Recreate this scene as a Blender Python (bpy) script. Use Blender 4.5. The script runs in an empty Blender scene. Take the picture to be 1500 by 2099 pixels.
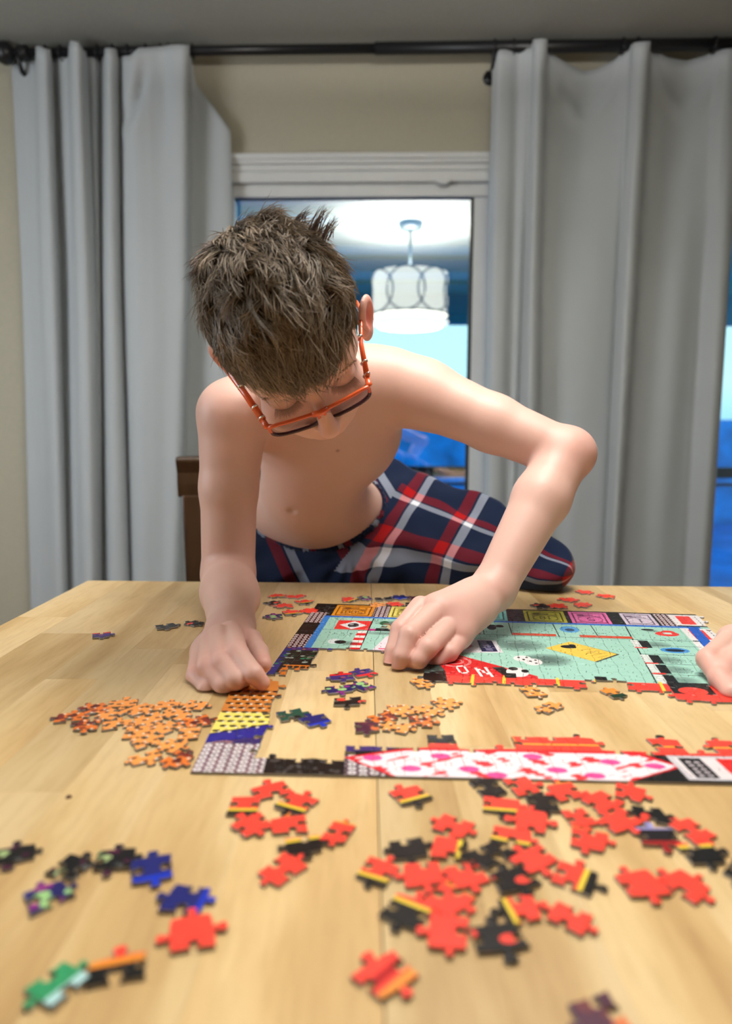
import bpy, bmesh, math, random
import numpy as np
from mathutils import Vector, Matrix
random.seed(7); np.random.seed(7)
SC = bpy.context.scene
COL = SC.collection
# ---------------------------------------------------------------- camera
FPX, PIT, ROL = 1400.0, math.radians(6.2), math.radians(.24)
CAM = np.array([0, 0, .985]); TZ = .75
_f = np.array([0, math.cos(PIT), -math.sin(PIT)]); _r = np.array([1., 0, 0]); _u = np.array([0, math.sin(PIT), math.cos(PIT)])
_R = _r * math.cos(ROL) + _u * math.sin(ROL); _U = _u * math.cos(ROL) - _r * math.sin(ROL)
def ray(x, y): return _f + _R * (x - 750) / FPX - _U * (y - 1049.5) / FPX
def P(x, y, Y): d = ray(x, y); return CAM + d * (Y / d[1])          # point seen at a photo position, at depth Y
def T(x, y, z=TZ): d = ray(x, y); return CAM + d * ((z - CAM[2]) / d[2])   # point on a level plane
WY, WK = 2.55, .026
def W(u, d, z): return (u, WY - WK * u - d, z)                       # back wall coordinates: along, out of the wall, up
def PW(x, y, d=0):                                                   # photo position -> (u, z) on a plane d in front of the wall
    r = ray(x, y); t = (WY - d) / (r[1] + WK * r[0]); q = CAM + r * t
    return q[0], q[2]
cd = bpy.data.cameras.new('camera'); cam = bpy.data.objects.new('camera', cd); COL.objects.link(cam)
cd.sensor_fit = 'VERTICAL'; cd.sensor_height = 36; cd.lens = 36 * FPX / 2099; cd.clip_start = .01
m = Matrix(((_R[0], _U[0], -_f[0], CAM[0]), (_R[1], _U[1], -_f[1], CAM[1]), (_R[2], _U[2], -_f[2], CAM[2]), (0, 0, 0, 1)))
cam.matrix_world = m
cd.dof.use_dof = True; cd.dof.focus_distance = .78; cd.dof.aperture_fstop = 3.6
SC.camera = cam
# ---------------------------------------------------------------- world, lights, exposure
SC.view_settings.view_transform = 'Standard'; SC.view_settings.look = 'None'
SC.view_settings.gamma = 1; SC.view_settings.use_curve_mapping = False
SC.view_settings.exposure = 0.0
w = bpy.data.worlds.new('dusk'); SC.world = w; w.use_nodes = True
nt = w.node_tree; bg = nt.nodes['Background']
tc = nt.nodes.new('ShaderNodeTexCoord'); sp = nt.nodes.new('ShaderNodeSeparateXYZ'); rp = nt.nodes.new('ShaderNodeValToRGB')
nt.links.new(tc.outputs['Generated'], sp.inputs[0]); nt.links.new(sp.outputs[2], rp.inputs[0]); nt.links.new(rp.outputs[0], bg.inputs[0])
rp.color_ramp.elements[0].position = 0.0; rp.color_ramp.elements[0].color = (.30, .62, 1.0, 1)
rp.color_ramp.elements[1].position = .5; rp.color_ramp.elements[1].color = (.10, .32, .75, 1)
e = rp.color_ramp.elements.new(.07); e.color = (.74, .95, 1.0, 1)
e = rp.color_ramp.elements.new(.22); e.color = (.68, .93, 1.0, 1)
bg.inputs[1].default_value = 2.4
def area(name, loc, target, size, power, color=(1, 1, 1), sizey=None):
    l = bpy.data.lights.new(name, 'AREA'); l.energy = power; l.color = color; l.size = size
    if sizey: l.shape = 'RECTANGLE'; l.size_y = sizey
    o = bpy.data.objects.new(name, l); COL.objects.link(o); o.location = loc
    o.rotation_euler = (Vector(target) - Vector(loc)).to_track_quat('-Z', 'Y').to_euler()
    return o
# added off-view fill lights at the left, high and low, aimed at the curtains
area('fill_light_high', (-1.75, .75, 2.34), (-.1, 2.1, .9), .9, 10, (1, .96, .93))
area('fill_light_side', (-2.0, .75, 1.3), (.1, 2.55, .9), .8, 18, (.86, .93, 1.0))
# ---------------------------------------------------------------- helpers
def mat(name, color=(.5, .5, .5), rough=.5, metal=0, spec=.5, **kw):
    m = bpy.data.materials.new(name); m.use_nodes = True
    b = m.node_tree.nodes['Principled BSDF']
    b.inputs['Base Color'].default_value = (*color, 1); b.inputs['Roughness'].default_value = rough
    b.inputs['Metallic'].default_value = metal; b.inputs['Specular IOR Level'].default_value = spec
    for k, v in kw.items(): b.inputs[k.replace('_', ' ')].default_value = v
    return m
def nodes(m): return m.node_tree, m.node_tree.nodes['Principled BSDF']
def noisy(m, scale=60, amt=.08, bump=.0, stretch=(1, 1, 1), coord='Object', dist=.001):
    """fine colour variation and relief"""
    nt, b = nodes(m); c = b.inputs['Base Color'].default_value[:]
    tc = nt.nodes.new('ShaderNodeTexCoord'); mp = nt.nodes.new('ShaderNodeMapping'); mp.inputs['Scale'].default_value = stretch
    n = nt.nodes.new('ShaderNodeTexNoise'); n.inputs['Scale'].default_value = scale; n.inputs['Detail'].default_value = 5
    nt.links.new(tc.outputs[coord], mp.inputs[0]); nt.links.new(mp.outputs[0], n.inputs['Vector'])
    r = nt.nodes.new('ShaderNodeValToRGB'); nt.links.new(n.outputs[0], r.inputs[0])
    r.color_ramp.elements[0].position = .3; r.color_ramp.elements[1].position = .7
    r.color_ramp.elements[0].color = (*[x * (1 - amt) for x in c[:3]], 1); r.color_ramp.elements[1].color = (*[min(1, x * (1 + amt)) for x in c[:3]], 1)
    nt.links.new(r.outputs[0], b.inputs['Base Color'])
    if bump:
        bp = nt.nodes.new('ShaderNodeBump'); bp.inputs['Strength'].default_value = bump; bp.inputs['Distance'].default_value = dist
        nt.links.new(n.outputs[0], bp.inputs['Height']); nt.links.new(bp.outputs[0], b.inputs['Normal'])
    return m
def link(name, me, mt=None, parent=None, smooth=False, label=None, cat=None, group=None, kind=None):
    if mt is not None and not me.materials: me.materials.append(mt)
    if smooth: me.polygons.foreach_set('use_smooth', [True] * len(me.polygons))
    o = bpy.data.objects.new(name, me); COL.objects.link(o)
    if parent is not None: o.parent = parent
    return tag(o, label, cat, group, kind)
def tag(o, label=None, cat=None, group=None, kind=None):
    for k, v in (('label', label), ('category', cat), ('group', group), ('kind', kind)):
        if v: o[k] = v
    return o
def empty(name, label, cat, group=None):
    o = bpy.data.objects.new(name, None); COL.objects.link(o); o.empty_display_size = .05
    return tag(o, label, cat, group)
def pyd(name, v, f):
    me = bpy.data.meshes.new(name); me.from_pydata([tuple(map(float, q)) for q in v], [], f); me.update(); return me
def fix(me):
    bm = bmesh.new(); bm.from_mesh(me); bmesh.ops.recalc_face_normals(bm, faces=bm.faces); bm.to_mesh(me); bm.free(); return me
class MB:
    """collects shapes into one mesh"""
    def __init__(s): s.v = []; s.f = []
    def add(s, v, f):
        n = len(s.v); s.v += [tuple(q) for q in v]; s.f += [tuple(n + i for i in q) for q in f]; return s
    def box(s, x0, x1, y0, y1, z0, z1, fn=None):
        v = [(x, y, z) for x in (x0, x1) for y in (y0, y1) for z in (z0, z1)]
        if fn: v = [fn(*q) for q in v]
        return s.add(v, [(0, 1, 3, 2), (4, 6, 7, 5), (0, 4, 5, 1), (2, 3, 7, 6), (0, 2, 6, 4), (1, 5, 7, 3)])
    def loft(s, rings, cap=True):
        n = len(rings[0]); v = [tuple(p) for r in rings for p in r]; f = []
        for i in range(len(rings) - 1):
            for j in range(n): f.append((i * n + j, i * n + (j + 1) % n, (i + 1) * n + (j + 1) % n, (i + 1) * n + j))
        if cap: f += [tuple(range(n))[::-1], tuple((len(rings) - 1) * n + j for j in range(n))]
        return s.add(v, f)
    def tube(s, pts, r, n=10, cap=True, flat=1.0, up=(0, 0, 1)):
        pts = [np.array(p, float) for p in pts]; rr = r if hasattr(r, '__len__') else [r] * len(pts); rings = []
        for i, p in enumerate(pts):
            t = pts[min(i + 1, len(pts) - 1)] - pts[max(i - 1, 0)]; t /= np.linalg.norm(t) + 1e-12
            a = np.array(up, float)
            if abs(a @ t) > .95: a = np.array((1., .1, 0))
            x = np.cross(a, t); x /= np.linalg.norm(x); y = np.cross(t, x)
            rings.append([p + rr[i] * (x * math.cos(2 * math.pi * k / n) + flat * y * math.sin(2 * math.pi * k / n)) for k in range(n)])
        return s.loft(rings, cap)
    def sphere(s, c, r, n=12, m=8):
        rings = []
        for i in range(1, m):
            t = math.pi * i / m
            rings.append([(c[0] + r * math.sin(t) * math.cos(2 * math.pi * k / n), c[1] + r * math.sin(t) * math.sin(2 * math.pi * k / n), c[2] + r * math.cos(t)) for k in range(n)])
        return s.loft(rings)
    def mesh(s, name, bevel=0, seg=2):
        me = fix(pyd(name, s.v, s.f))
        if bevel:
            bm = bmesh.new(); bm.from_mesh(me)
            ed = [e for e in bm.edges if len(e.link_faces) == 2 and e.calc_face_angle(0) > .6]
            bmesh.ops.bevel(bm, geom=ed, offset=bevel, segments=seg, affect='EDGES', profile=.5, clamp_overlap=True)
            bm.to_mesh(me); bm.free()
        return me
    def build(s, name, mt, parent=None, bevel=0, smooth=False, **kw): return link(name, s.mesh(name, bevel), mt, parent, smooth, **kw)
# ---------------------------------------------------------------- room shell
M_wall = noisy(mat('wall_paint', (.46, .43, .335), .85), 90, .03, .15)
M_ceil = noisy(mat('ceiling_paint', (.32, .32, .29), .9), 120, .04, .2)
M_trim = noisy(mat('white_trim_paint', (.68, .69, .69), .4), 20, .02)
M_floor = noisy(mat('floor_wood', (.22, .13, .07), .45), 8, .2, 0, (1, 12, 1))
CZ = PW(750, 106)[1]                      # ceiling height
XL, XR, YB = -2.3, 3.0, -2.6
def wbox(mb, u0, u1, d0, d1, z0, z1): return mb.box(u0, u1, d0, d1, z0, z1, W)
DL, DT = PW(478, 500)[0], PW(750, 345)[1] # door opening left edge / head
DR = 1.62
DTg = PW(700, 376)[1]                     # underside of the casing
mb = MB(); wbox(mb, XL, DL - .01, -.14, 0, 0, CZ); wbox(mb, DR, XR, -.14, 0, 0, CZ); wbox(mb, DL - .01, DR, -.14, 0, DTg, CZ)
mb.build('wall_back', M_wall, kind='structure', label='beige painted wall behind the curtains')
MB().box(XL - .1, XL, YB, WY + .1, 0, CZ).build('wall_left', M_wall, kind='structure')
MB().box(XR, XR + .1, YB, WY + .1, 0, CZ).build('wall_right', M_wall, kind='structure')
MB().box(XL - .1, XR + .1, YB - .1, YB, 0, CZ).build('wall_front', mat('blue_wall_paint', (.10, .22, .26), .8), kind='structure')
MB().box(XL - .1, XR + .1, YB - .1, WY + .2, CZ, CZ + .1).build('ceiling', M_ceil, kind='structure', label='plain ceiling above the curtain rod')
MB().box(XL - .1, XR + .1, YB - .1, WY + .2, -.1, 0).build('floor', M_floor, kind='structure')
mb = MB(); wbox(mb, XL, DL - .13, 0, .014, 0, .1); mb.build('baseboard_back', M_trim, kind='structure')
# ---------------------------------------------------------------- sliding glass door
M_glass = bpy.data.materials.new('door_glass'); M_glass.use_nodes = True
nt = M_glass.node_tree; nt.nodes.remove(nt.nodes['Principled BSDF'])
tr = nt.nodes.new('ShaderNodeBsdfTransparent'); tr.inputs[0].default_value = (.80, .95, .97, 1)
gl = nt.nodes.new('ShaderNodeBsdfGlossy'); gl.inputs['Roughness'].default_value = .004
mx = nt.nodes.new('ShaderNodeMixShader'); mx.inputs[0].default_value = .28
nt.links.new(tr.outputs[0], mx.inputs[1]); nt.links.new(gl.outputs[0], mx.inputs[2]); nt.links.new(mx.outputs[0], nt.nodes['Material Output'].inputs[0])
M_gask = mat('dark_gasket', (.02, .022, .025), .5)
GD = -.02                                # glass plane behind the wall face
zc = lambda y, d=0: PW(740, y, d)[1]
# casing head, stepped moulding
mb = MB()
UL, UR = PW(440, 350)[0], DR + .1
for y0, y1, d in ((312, 324, .034), (322, 334, .028), (333, 349, .018), (348, 353, .013), (352, 372, .022)):
    wbox(mb, UL, UR, 0, d, zc(y1, d), zc(y0, d))
mb.build('trim_1', M_trim, kind='structure', bevel=.002, label='white stepped moulding above the glass door')
mb = MB(); wbox(mb, DL - .085, DL - .002, 0, .02, 0, zc(372, .02)); mb.build('trim_2', M_trim, kind='structure', bevel=.002)
door = empty('door_1', 'white sliding glass door behind the boy with a pendant lamp reflected in it', None); del_ = None
door['kind'] = 'structure'
zg = zc(407, GD); g0 = PW(485, 600, GD)[0]; g1 = PW(967, 420, GD)[0]
mb = MB(); wbox(mb, DL, DR, -.09, 0.0, zc(403, 0), zc(376, 0)); wbox(mb, DL, DR, -.09, .0, 0, .04); wbox(mb, DL, g0, -.09, -.0, .04, zc(403, 0))
mb.build('door_frame', M_trim, door, bevel=.002)
mb = MB(); u0, u1 = PW(966, 600, -.04)[0], PW(1010, 600, -.04)[0]; wbox(mb, u0, u1, -.075, -.012, .04, zc(386, -.01)); wbox(mb, u1, DR, -.075, -.03, zc(407, -.03), zc(388, -.01))
mb.build('door_stile', M_trim, door, bevel=.002)
mb = MB(); wbox(mb, u0 - .012, u0, -.04, -.018, .05, zg); wbox(mb, g0, g1 + .01, -.028, -.016, zg - .004, zg); mb.build('gasket', M_gask, door)
mb = MB(); ua, ub = PW(895, 372, .02)[0], PW(922, 372, .02)[0]; wbox(mb, ua, ub, 0, .03, zc(377, .02), zc(367, .02)); wbox(mb, ua + .01, ub - .01, 0, .035, zc(380, .02), zc(374, .02))
mb.build('latch_stop', M_trim, door, bevel=.001)
mb = MB(); wbox(mb, g0 - .01, u0, GD - .004, GD, .03, zg + .01); mb.build('glass_pane', M_glass, door)
mb = MB(); wbox(mb, u1, DR, GD - .004, GD, .03, zg + .01); mb.build('glass_pane', M_glass, door)
# ---------------------------------------------------------------- outside
M_out = noisy(mat('dusk_tinted_yard', (.004, .28, .62), .7), 1.6, .35)  # blue of the dusk light is put into the ground's base colour
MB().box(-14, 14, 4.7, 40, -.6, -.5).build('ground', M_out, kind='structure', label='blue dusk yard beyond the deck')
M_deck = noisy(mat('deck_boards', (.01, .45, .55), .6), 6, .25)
dk = tag(bpy.data.objects.new('deck', None), 'wooden deck outside the glass door', None, None, 'structure'); COL.objects.link(dk)
for i in range(15):
    MB().box(-2.4, 3.4, 2.75 + i * .125, 2.75 + i * .125 + .118, -.16, -.12).build('deck_board', M_deck, dk, bevel=.003)
M_dark = mat('dark_rail', (.004, .006, .012), .7)
rl = empty('deck_railing', 'dark deck railing outside the glass door', 'railing')
zr = lambda y, Y: P(900, y, Y)[2]
MB().box(-2.4, 3.4, 4.2, 4.34, zr(978, 4.2), zr(957, 4.2)).build('top_rail', M_dark, rl, bevel=.005)
MB().box(-2.4, 3.4, 4.25, 4.29, zr(996, 4.2), zr(990, 4.2)).build('lower_rail', M_dark, rl, bevel=.003)
MB().box(-2.4, 3.4, 4.25, 4.29, -.02, .04).build('bottom_rail', M_dark, rl, bevel=.003)
for i in range(14):
    x = -2.3 + i * .43 - .02
    MB().box(x - .025, x + .025, 4.24, 4.3, -.12, zr(980, 4.2)).build('baluster', M_dark, rl, bevel=.002)
MB().box(-14, 14, 12, 12.2, -.5, P(880, 858, 12)[2]).build('hedge', noisy(mat('dusk_tinted_hedge', (.004, .32, .68), .9), 2.5, .5), label='dusk-blue hedge along the far side of the yard', cat='hedge')  # hedge base colour also carries the blue dusk light
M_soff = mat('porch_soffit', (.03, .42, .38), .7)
pr = tag(bpy.data.objects.new('porch_roof', None), 'dark teal porch ceiling outside the door', None, None, 'structure'); COL.objects.link(pr)
zb = P(860, 662, 4.9)[2]
for i in range(7):
    y0 = 2.74 + i * .31; z0 = 2.45 - (2.45 - zb - .12) * i / 7
    MB().box(-3, 4, y0, y0 + .30, z0, z0 + .03).build('soffit_board', M_soff, pr, bevel=.004)
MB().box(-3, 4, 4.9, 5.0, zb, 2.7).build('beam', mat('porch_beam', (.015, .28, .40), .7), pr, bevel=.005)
# ---------------------------------------------------------------- curtain rod
M_iron = mat('black_iron', (.008, .008, .010), .38)
rod = empty('curtain_rod', 'black curtain rod with ball finial under the ceiling', 'curtain rod')
RD = .09
ra = PW(10, 109, RD); rb = PW(1560, 90, RD)
A = W(ra[0], RD, ra[1]); B = W(rb[0], RD, rb[1])
rodz = lambda u: ra[1] + (rb[1] - ra[1]) * (u - ra[0]) / (rb[0] - ra[0])
um = PW(780, 100, RD)[0]
MB().tube([A, W(um, RD, rodz(um))], .0155, 16).build('rod_tube', M_iron, rod, smooth=True)
MB().tube([W(um - .02, RD, rodz(um)), B], .0195, 16).build('rod_sleeve', M_iron, rod, smooth=True)
MB().sphere(A, .036, 20, 12).build('finial', M_iron, rod, smooth=True)
uc = ra[0] + .05; MB().tube([W(uc, RD, rodz(uc)), W(uc + .03, RD, rodz(uc))], .024, 16).build('finial_collar', M_iron, rod, smooth=True)
for px in (20, 996, 1520):
    u = PW(px, 100, RD)[0] + .03
    MB().tube([W(u, 0, rodz(u) - .055), W(u, .07, rodz(u) - .05), W(u, RD, rodz(u) - .02), W(u, RD, rodz(u) + .02)], .009, 8).tube([W(u, 0, rodz(u) - .055), W(u, .006, rodz(u) - .055)], .025, 12).build('bracket', M_iron, rod, smooth=True)
for px in (48, 95, 125, 162, 200, 232, 262, 300, 330, 345, 395, 1012, 1052, 1090, 1275, 1305, 1462):
    u = PW(px, 100, RD)[0]; ring = [W(u + .002 * math.sin(3 * t), RD + .0235 * math.cos(t), rodz(u) - .002 + .0235 * math.sin(t)) for t in np.linspace(0, 2 * math.pi, 17)]
    MB().tube(ring, .0026, 6, up=(1, 0, 0)).build('ring', M_iron, rod, smooth=True)
# ---------------------------------------------------------------- curtains
M_cur = mat('grey_curtain_cloth', (.475, .505, .525), .9, 0, .15)
nt, b = nodes(M_cur)
tc = nt.nodes.new('ShaderNodeTexCoord')
wv = nt.nodes.new('ShaderNodeTexNoise'); wv.inputs['Scale'].default_value = 700; wv.inputs['Detail'].default_value = 2
mp = nt.nodes.new('ShaderNodeMapping'); mp.inputs['Scale'].default_value = (1, 1, .25)
nt.links.new(tc.outputs['Object'], mp.inputs[0]); nt.links.new(mp.outputs[0], wv.inputs[0])
bp = nt.nodes.new('ShaderNodeBump'); bp.inputs['Strength'].default_value = .35; bp.inputs['Distance'].default_value = .0006
nt.links.new(wv.outputs[0], bp.inputs['Height']); nt.links.new(bp.outputs[0], b.inputs['Normal'])
b.inputs['Sheen Weight'].default_value = .15
def curtain(tab, tops, label, seed, pinch):
    """tab rows: (px at the rod, px at mid height, px at the bottom, distance from wall top, distance mid/bottom)"""
    tab = np.array(tab, float); n = len(tab); NU, NZ = 260, 90
    s = np.linspace(0, n - 1, NU); i0 = np.minimum(s.astype(int), n - 2); fr = s - i0
    def cub(c):   # smooth catmull-rom
        c = np.concatenate(([2 * c[0] - c[1]], c, [2 * c[-1] - c[-2]])); a, b_, c_, d = c[i0], c[i0 + 1], c[i0 + 2], c[i0 + 3]
        return b_ + .5 * fr * (c_ - a + fr * (2 * a - 5 * b_ + 4 * c_ - d + fr * (3 * (b_ - c_) + d - a)))
    c = [cub(tab[:, k]) for k in range(5)]
    topy = np.interp(c[0], [q[0] for q in tops], [q[1] for q in tops])
    rs = np.random.RandomState(seed); V = []
    ph = rs.rand(6) * 6
    for j in range(NZ):
        t = j / (NZ - 1); z_b = .03
        for i in range(NU):
            ty = topy[i]; u_t, z_t = PW(c[0][i], ty, c[3][i])
            tm = min(1, t / .45); tm = tm * tm * (3 - 2 * tm)
            d = c[3][i] * (1 - tm) + c[4][i] * tm
            z = z_t + (z_b - z_t) * t
            yy = 100 + 1500 * t
            px = c[0][i] + (c[1][i] - c[0][i]) * min(1, yy / 600) if yy < 600 else c[1][i] + (c[2][i] - c[1][i]) * (yy - 600) / 600
            u = PW(px, 600, d)[0]
            d += .004 * math.sin(u * 22 + z * 2.1 + ph[0]) * t + .003 * math.sin(u * 41 - z * 3 + ph[1])
            if pinch: d += pinch(px, yy)
            V.append(W(u, max(d, .012), z))
    F = [(j * NU + i, j * NU + i + 1, (j + 1) * NU + i + 1, (j + 1) * NU + i) for j in range(NZ - 1) for i in range(NU - 1)]
    o = link('curtain', pyd('curtain', V, F), M_cur, None, True, label, 'curtain', 'grey curtains either side of the glass door')
    sm = o.modifiers.new('thickness', 'SOLIDIFY'); sm.thickness = .003
    return o
left_tab = [(47, 46, 37, .05, .05), (75, 66, 56, .055, .06), (98, 84, 72, .055, .09), (101, 90, 84, .11, .12), (114, 104, 96, .135, .135), (124, 116, 108, .115, .12),
            (127, 122, 115, .055, .055), (134, 128, 118, .045, .045), (140, 140, 122, .085, .07), (156, 150, 130, .085, .09), (161, 155, 140, .09, .11), (168, 164, 152, .14, .15), (182, 178, 168, .15, .155), (193, 191, 180, .11, .13),
            (198, 196, 186, .075, .09), (210, 203, 188, .085, .085), (221, 206, 190, .05, .045), (227, 209, 196, .04, .05), (234, 216, 206, .09, .12), (240, 226, 218, .135, .145), (254, 242, 238, .12, .13), (261, 250, 247, .065, .07), (266, 254, 250, .06, .07), (272, 262, 257, .105, .135),
            (290, 282, 276, .135, .155), (315, 310, 300, .13, .150), (345, 340, 322, .115, .145), (383, 372, 345, .14, .15), (398, 384, 357, .125, .125), (402, 389, 361, .07, .065), (408, 400, 368, .05, .05), (440, 436, 420, .05, .06), (466, 466, 460, .055, .065), (477, 480, 482, .05, .055)]
tops_l = [(47, 116), (96, 116), (99, 97), (106, 95), (116, 100), (127, 100), (134, 112), (140, 100), (160, 104), (167, 84), (182, 88), (190, 104), (205, 112), (220, 114), (232, 98), (255, 100), (264, 118), (285, 115), (300, 98), (340, 96), (385, 92), (404, 92), (407, 150), (412, 172), (466, 250), (477, 268)]
def pinch_l(px, y):
    d = 0
    if 262 < px < 350 and y < 320: d -= .045 * math.exp(-((px - 268 - max(0, 262 - y) * .35) / 13) ** 2) * max(0, 1 - abs(y - 195) / 70)
    if 262 < px < 400: d += .008 * math.exp(-((y - 258 + (px - 265) * .45) / 18) ** 2)
    d -= .010 * math.exp(-((px - 350) / 9) ** 2) * max(0, 1 - abs(y - 190) / 120)
    return d
curtain(left_tab, tops_l, 'grey curtain in tight folds at the left end of the rod', 3, pinch_l)
right_tab = [(1000, 999, 1003, .06, .07), (1012, 1012, 1016, .10, .10), (1030, 1032, 1034, .10, .10), (1050, 1048, 1048, .085, .075), (1068, 1062, 1062, .10, .085), (1078, 1072, 1070, .11, .07), (1083, 1080, 1082, .135, .11), (1093, 1090, 1096, .15, .145), (1103, 1102, 1110, .135, .13),
             (1108, 1110, 1120, .075, .075), (1135, 1140, 1150, .065, .07), (1185, 1180, 1190, .055, .085), (1235, 1230, 1232, .065, .09), (1262, 1254, 1250, .085, .085), (1272, 1264, 1260, .10, .07), (1280, 1274, 1270, .13, .11), (1296, 1286, 1280, .15, .145), (1308, 1299, 1290, .14, .13),
             (1314, 1308, 1300, .07, .07), (1345, 1345, 1340, .06, .065), (1390, 1390, 1385, .055, .075), (1430, 1425, 1420, .07, .065), (1450, 1440, 1436, .09, .06), (1468, 1460, 1458, .105, .085), (1484, 1476, 1474, .10, .10), (1496, 1487, 1486, .08, .09), (1500, 1490, 1490, .05, .07)]
tops_r = [(1000, 108), (1012, 102), (1075, 100), (1080, 82), (1104, 80), (1108, 104), (1125, 118), (1150, 136), (1180, 147), (1210, 141), (1240, 125), (1262, 104), (1280, 88), (1310, 84), (1316, 106), (1345, 120), (1385, 125), (1420, 116), (1445, 104), (1470, 100), (1500, 100)]
def pinch_r(px, y):
    d = 0
    for c, wd in ((1185, 60), (1385, 52)):
        s = (px - c) / wd
        d += .012 * math.exp(-((y - 215 + 55 * s * s) / 16) ** 2) * math.exp(-s * s) - .010 * math.exp(-((y - 175 + 45 * s * s) / 20) ** 2) * math.exp(-s * s)
    return d
curtain(right_tab, tops_r, 'grey curtain with deep swags hanging at the right side', 5, pinch_r)
# ---------------------------------------------------------------- pendant lamp over the table (seen mirrored in the door)
gn = np.array([WK, 1, 0]) / math.hypot(WK, 1); gp = np.array(W(0, GD, 1))
def mirror(p): return p - 2 * ((p - gp) @ gn) * gn
LD = 4.45; lc = mirror(P(840, 604, LD)); LX, LY = lc[0], lc[1]
z_t = mirror(P(840, 563, LD))[2]; z_b = mirror(P(840, 648, LD))[2]; z_g = mirror(P(840, 664, LD))[2]
LR = 79 / FPX * LD
def emis(name, col, st):
    m = bpy.data.materials.new(name); m.use_nodes = True; b = m.node_tree.nodes['Principled BSDF']
    b.inputs['Base Color'].default_value = (.8, .78, .72, 1); b.inputs['Emission Color'].default_value = (*col, 1); b.inputs['Emission Strength'].default_value = st; return m
lamp = empty('pendant_lamp', 'drum shade pendant lamp with interlaced wire rings, mirrored in the glass', 'lamp')
N = 64
def cyl(r, z0, z1, cx=LX, cy=LY): return [[(cx + r * math.cos(2 * math.pi * k / N), cy + r * math.sin(2 * math.pi * k / N), z) for k in range(N)] for z in (z0, z1)]
mb = MB(); a, b_ = cyl(LR - .012, z_b, z_t); mb.loft([a, b_], cap=False); shade_o = mb.build('lamp_shade', emis('lit_linen_shade', (1, .94, .80), 2.1), lamp, smooth=True)
mb = MB(); a, b_ = cyl(LR - .004, z_g, z_g + .012); mb.loft([a, b_]); mb.build('diffuser', emis('lit_diffuser', (1, .97, .92), 3.0), lamp)
M_brz = mat('dark_bronze', (.010, .018, .022), .6, 0)
for z in (z_b, z_t): MB().tube([(LX + LR * math.cos(t), LY + LR * math.sin(t), z) for t in np.linspace(0, 2 * math.pi, 65)], .004, 6).build('rim', M_brz, lamp, smooth=True)
hh = (z_t - z_b) / 2; zm = (z_t + z_b) / 2
for k in range(8):
    a0 = 2 * math.pi * k / 8 + .12; pts = []
    for t in np.linspace(0, 2 * math.pi, 33):
        a = a0 + .48 * math.cos(t); pts.append((LX + LR * math.cos(a), LY + LR * math.sin(a), zm + hh * math.sin(t)))
    MB().tube(pts, .0050, 5).build('wire_ring', M_brz, shade_o, smooth=True)
MB().tube([(LX, LY, z_t - .02), (LX, LY, CZ - .03)], .008, 10).build('stem', M_brz, lamp, smooth=True)
mb = MB(); mb.loft([[(LX + r * math.cos(2 * math.pi * k / 32), LY + r * math.sin(2 * math.pi * k / 32), z) for k in range(32)] for r, z in ((.02, CZ - .045), (.066, CZ - .04), (.074, CZ - .02), (.074, CZ - .001))])
mb.build('canopy', M_brz, lamp, smooth=True)
MB().tube([(LX, LY, z_g - .012), (LX, LY, z_g)], .014, 12).build('finial', M_brz, lamp, smooth=True)
l = bpy.data.lights.new('pendant_bulb_up', 'AREA'); l.shape = 'DISK'; l.size = LR * 1.2; l.energy = 95; l.color = (1, .96, .92)
o = bpy.data.objects.new('pendant_bulb_up', l); COL.objects.link(o); o.location = (LX, LY, z_t - .03); o.rotation_euler = (math.pi, 0, 0)
l = bpy.data.lights.new('pendant_bulb_down', 'AREA'); l.shape = 'DISK'; l.size = LR * 1.6; l.energy = 8; l.color = (1, .95, .88)
o = bpy.data.objects.new('pendant_bulb_down', l); COL.objects.link(o); o.location = (LX, LY, z_g - .02)
print('LAMP', LX, LY, z_b, z_t, LR, CZ)
# ---------------------------------------------------------------- table
TH = .028
M_wood = mat('butcher_block', (.6, .4, .2), .36, 0, .4)
nt, b = nodes(M_wood)
oi = nt.nodes.new('ShaderNodeObjectInfo'); tc = nt.nodes.new('ShaderNodeTexCoord')
mp = nt.nodes.new('ShaderNodeMapping'); mp.inputs['Scale'].default_value = (9, 1.1, 1)
ad = nt.nodes.new('ShaderNodeVectorMath'); ad.operation = 'ADD'
cm = nt.nodes.new('ShaderNodeCombineXYZ'); mu = nt.nodes.new('ShaderNodeMath'); mu.operation = 'MULTIPLY'; mu.inputs[1].default_value = 37
L = nt.links.new
L(oi.outputs['Random'], mu.inputs[0]); L(mu.outputs[0], cm.inputs[0]); L(mu.outputs[0], cm.inputs[1]); L(tc.outputs['Object'], ad.inputs[0]); L(cm.outputs[0], ad.inputs[1]); L(ad.outputs[0], mp.inputs[0])
n1 = nt.nodes.new('ShaderNodeTexNoise'); n1.inputs['Scale'].default_value = 1.6; n1.inputs['Detail'].default_value = 4; n1.inputs['Distortion'].default_value = .7; L(mp.outputs[0], n1.inputs[0])
n2 = nt.nodes.new('ShaderNodeTexNoise'); n2.inputs['Scale'].default_value = 26; n2.inputs['Detail'].default_value = 4; L(mp.outputs[0], n2.inputs[0])
r1 = nt.nodes.new('ShaderNodeValToRGB'); L(n1.outputs[0], r1.inputs[0])
els = r1.color_ramp.elements; els[0].position = .25; els[0].color = (.45, .28, .115, 1); els[1].position = .72; els[1].color = (.75, .57, .325, 1)
e = els.new(.42); e.color = (.58, .39, .175, 1); e = els.new(.5); e.color = (.66, .475, .235, 1)
mxc = nt.nodes.new('ShaderNodeMix'); mxc.data_type = 'RGBA'; mxc.blend_type = 'MULTIPLY'; mxc.inputs[0].default_value = .35
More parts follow.
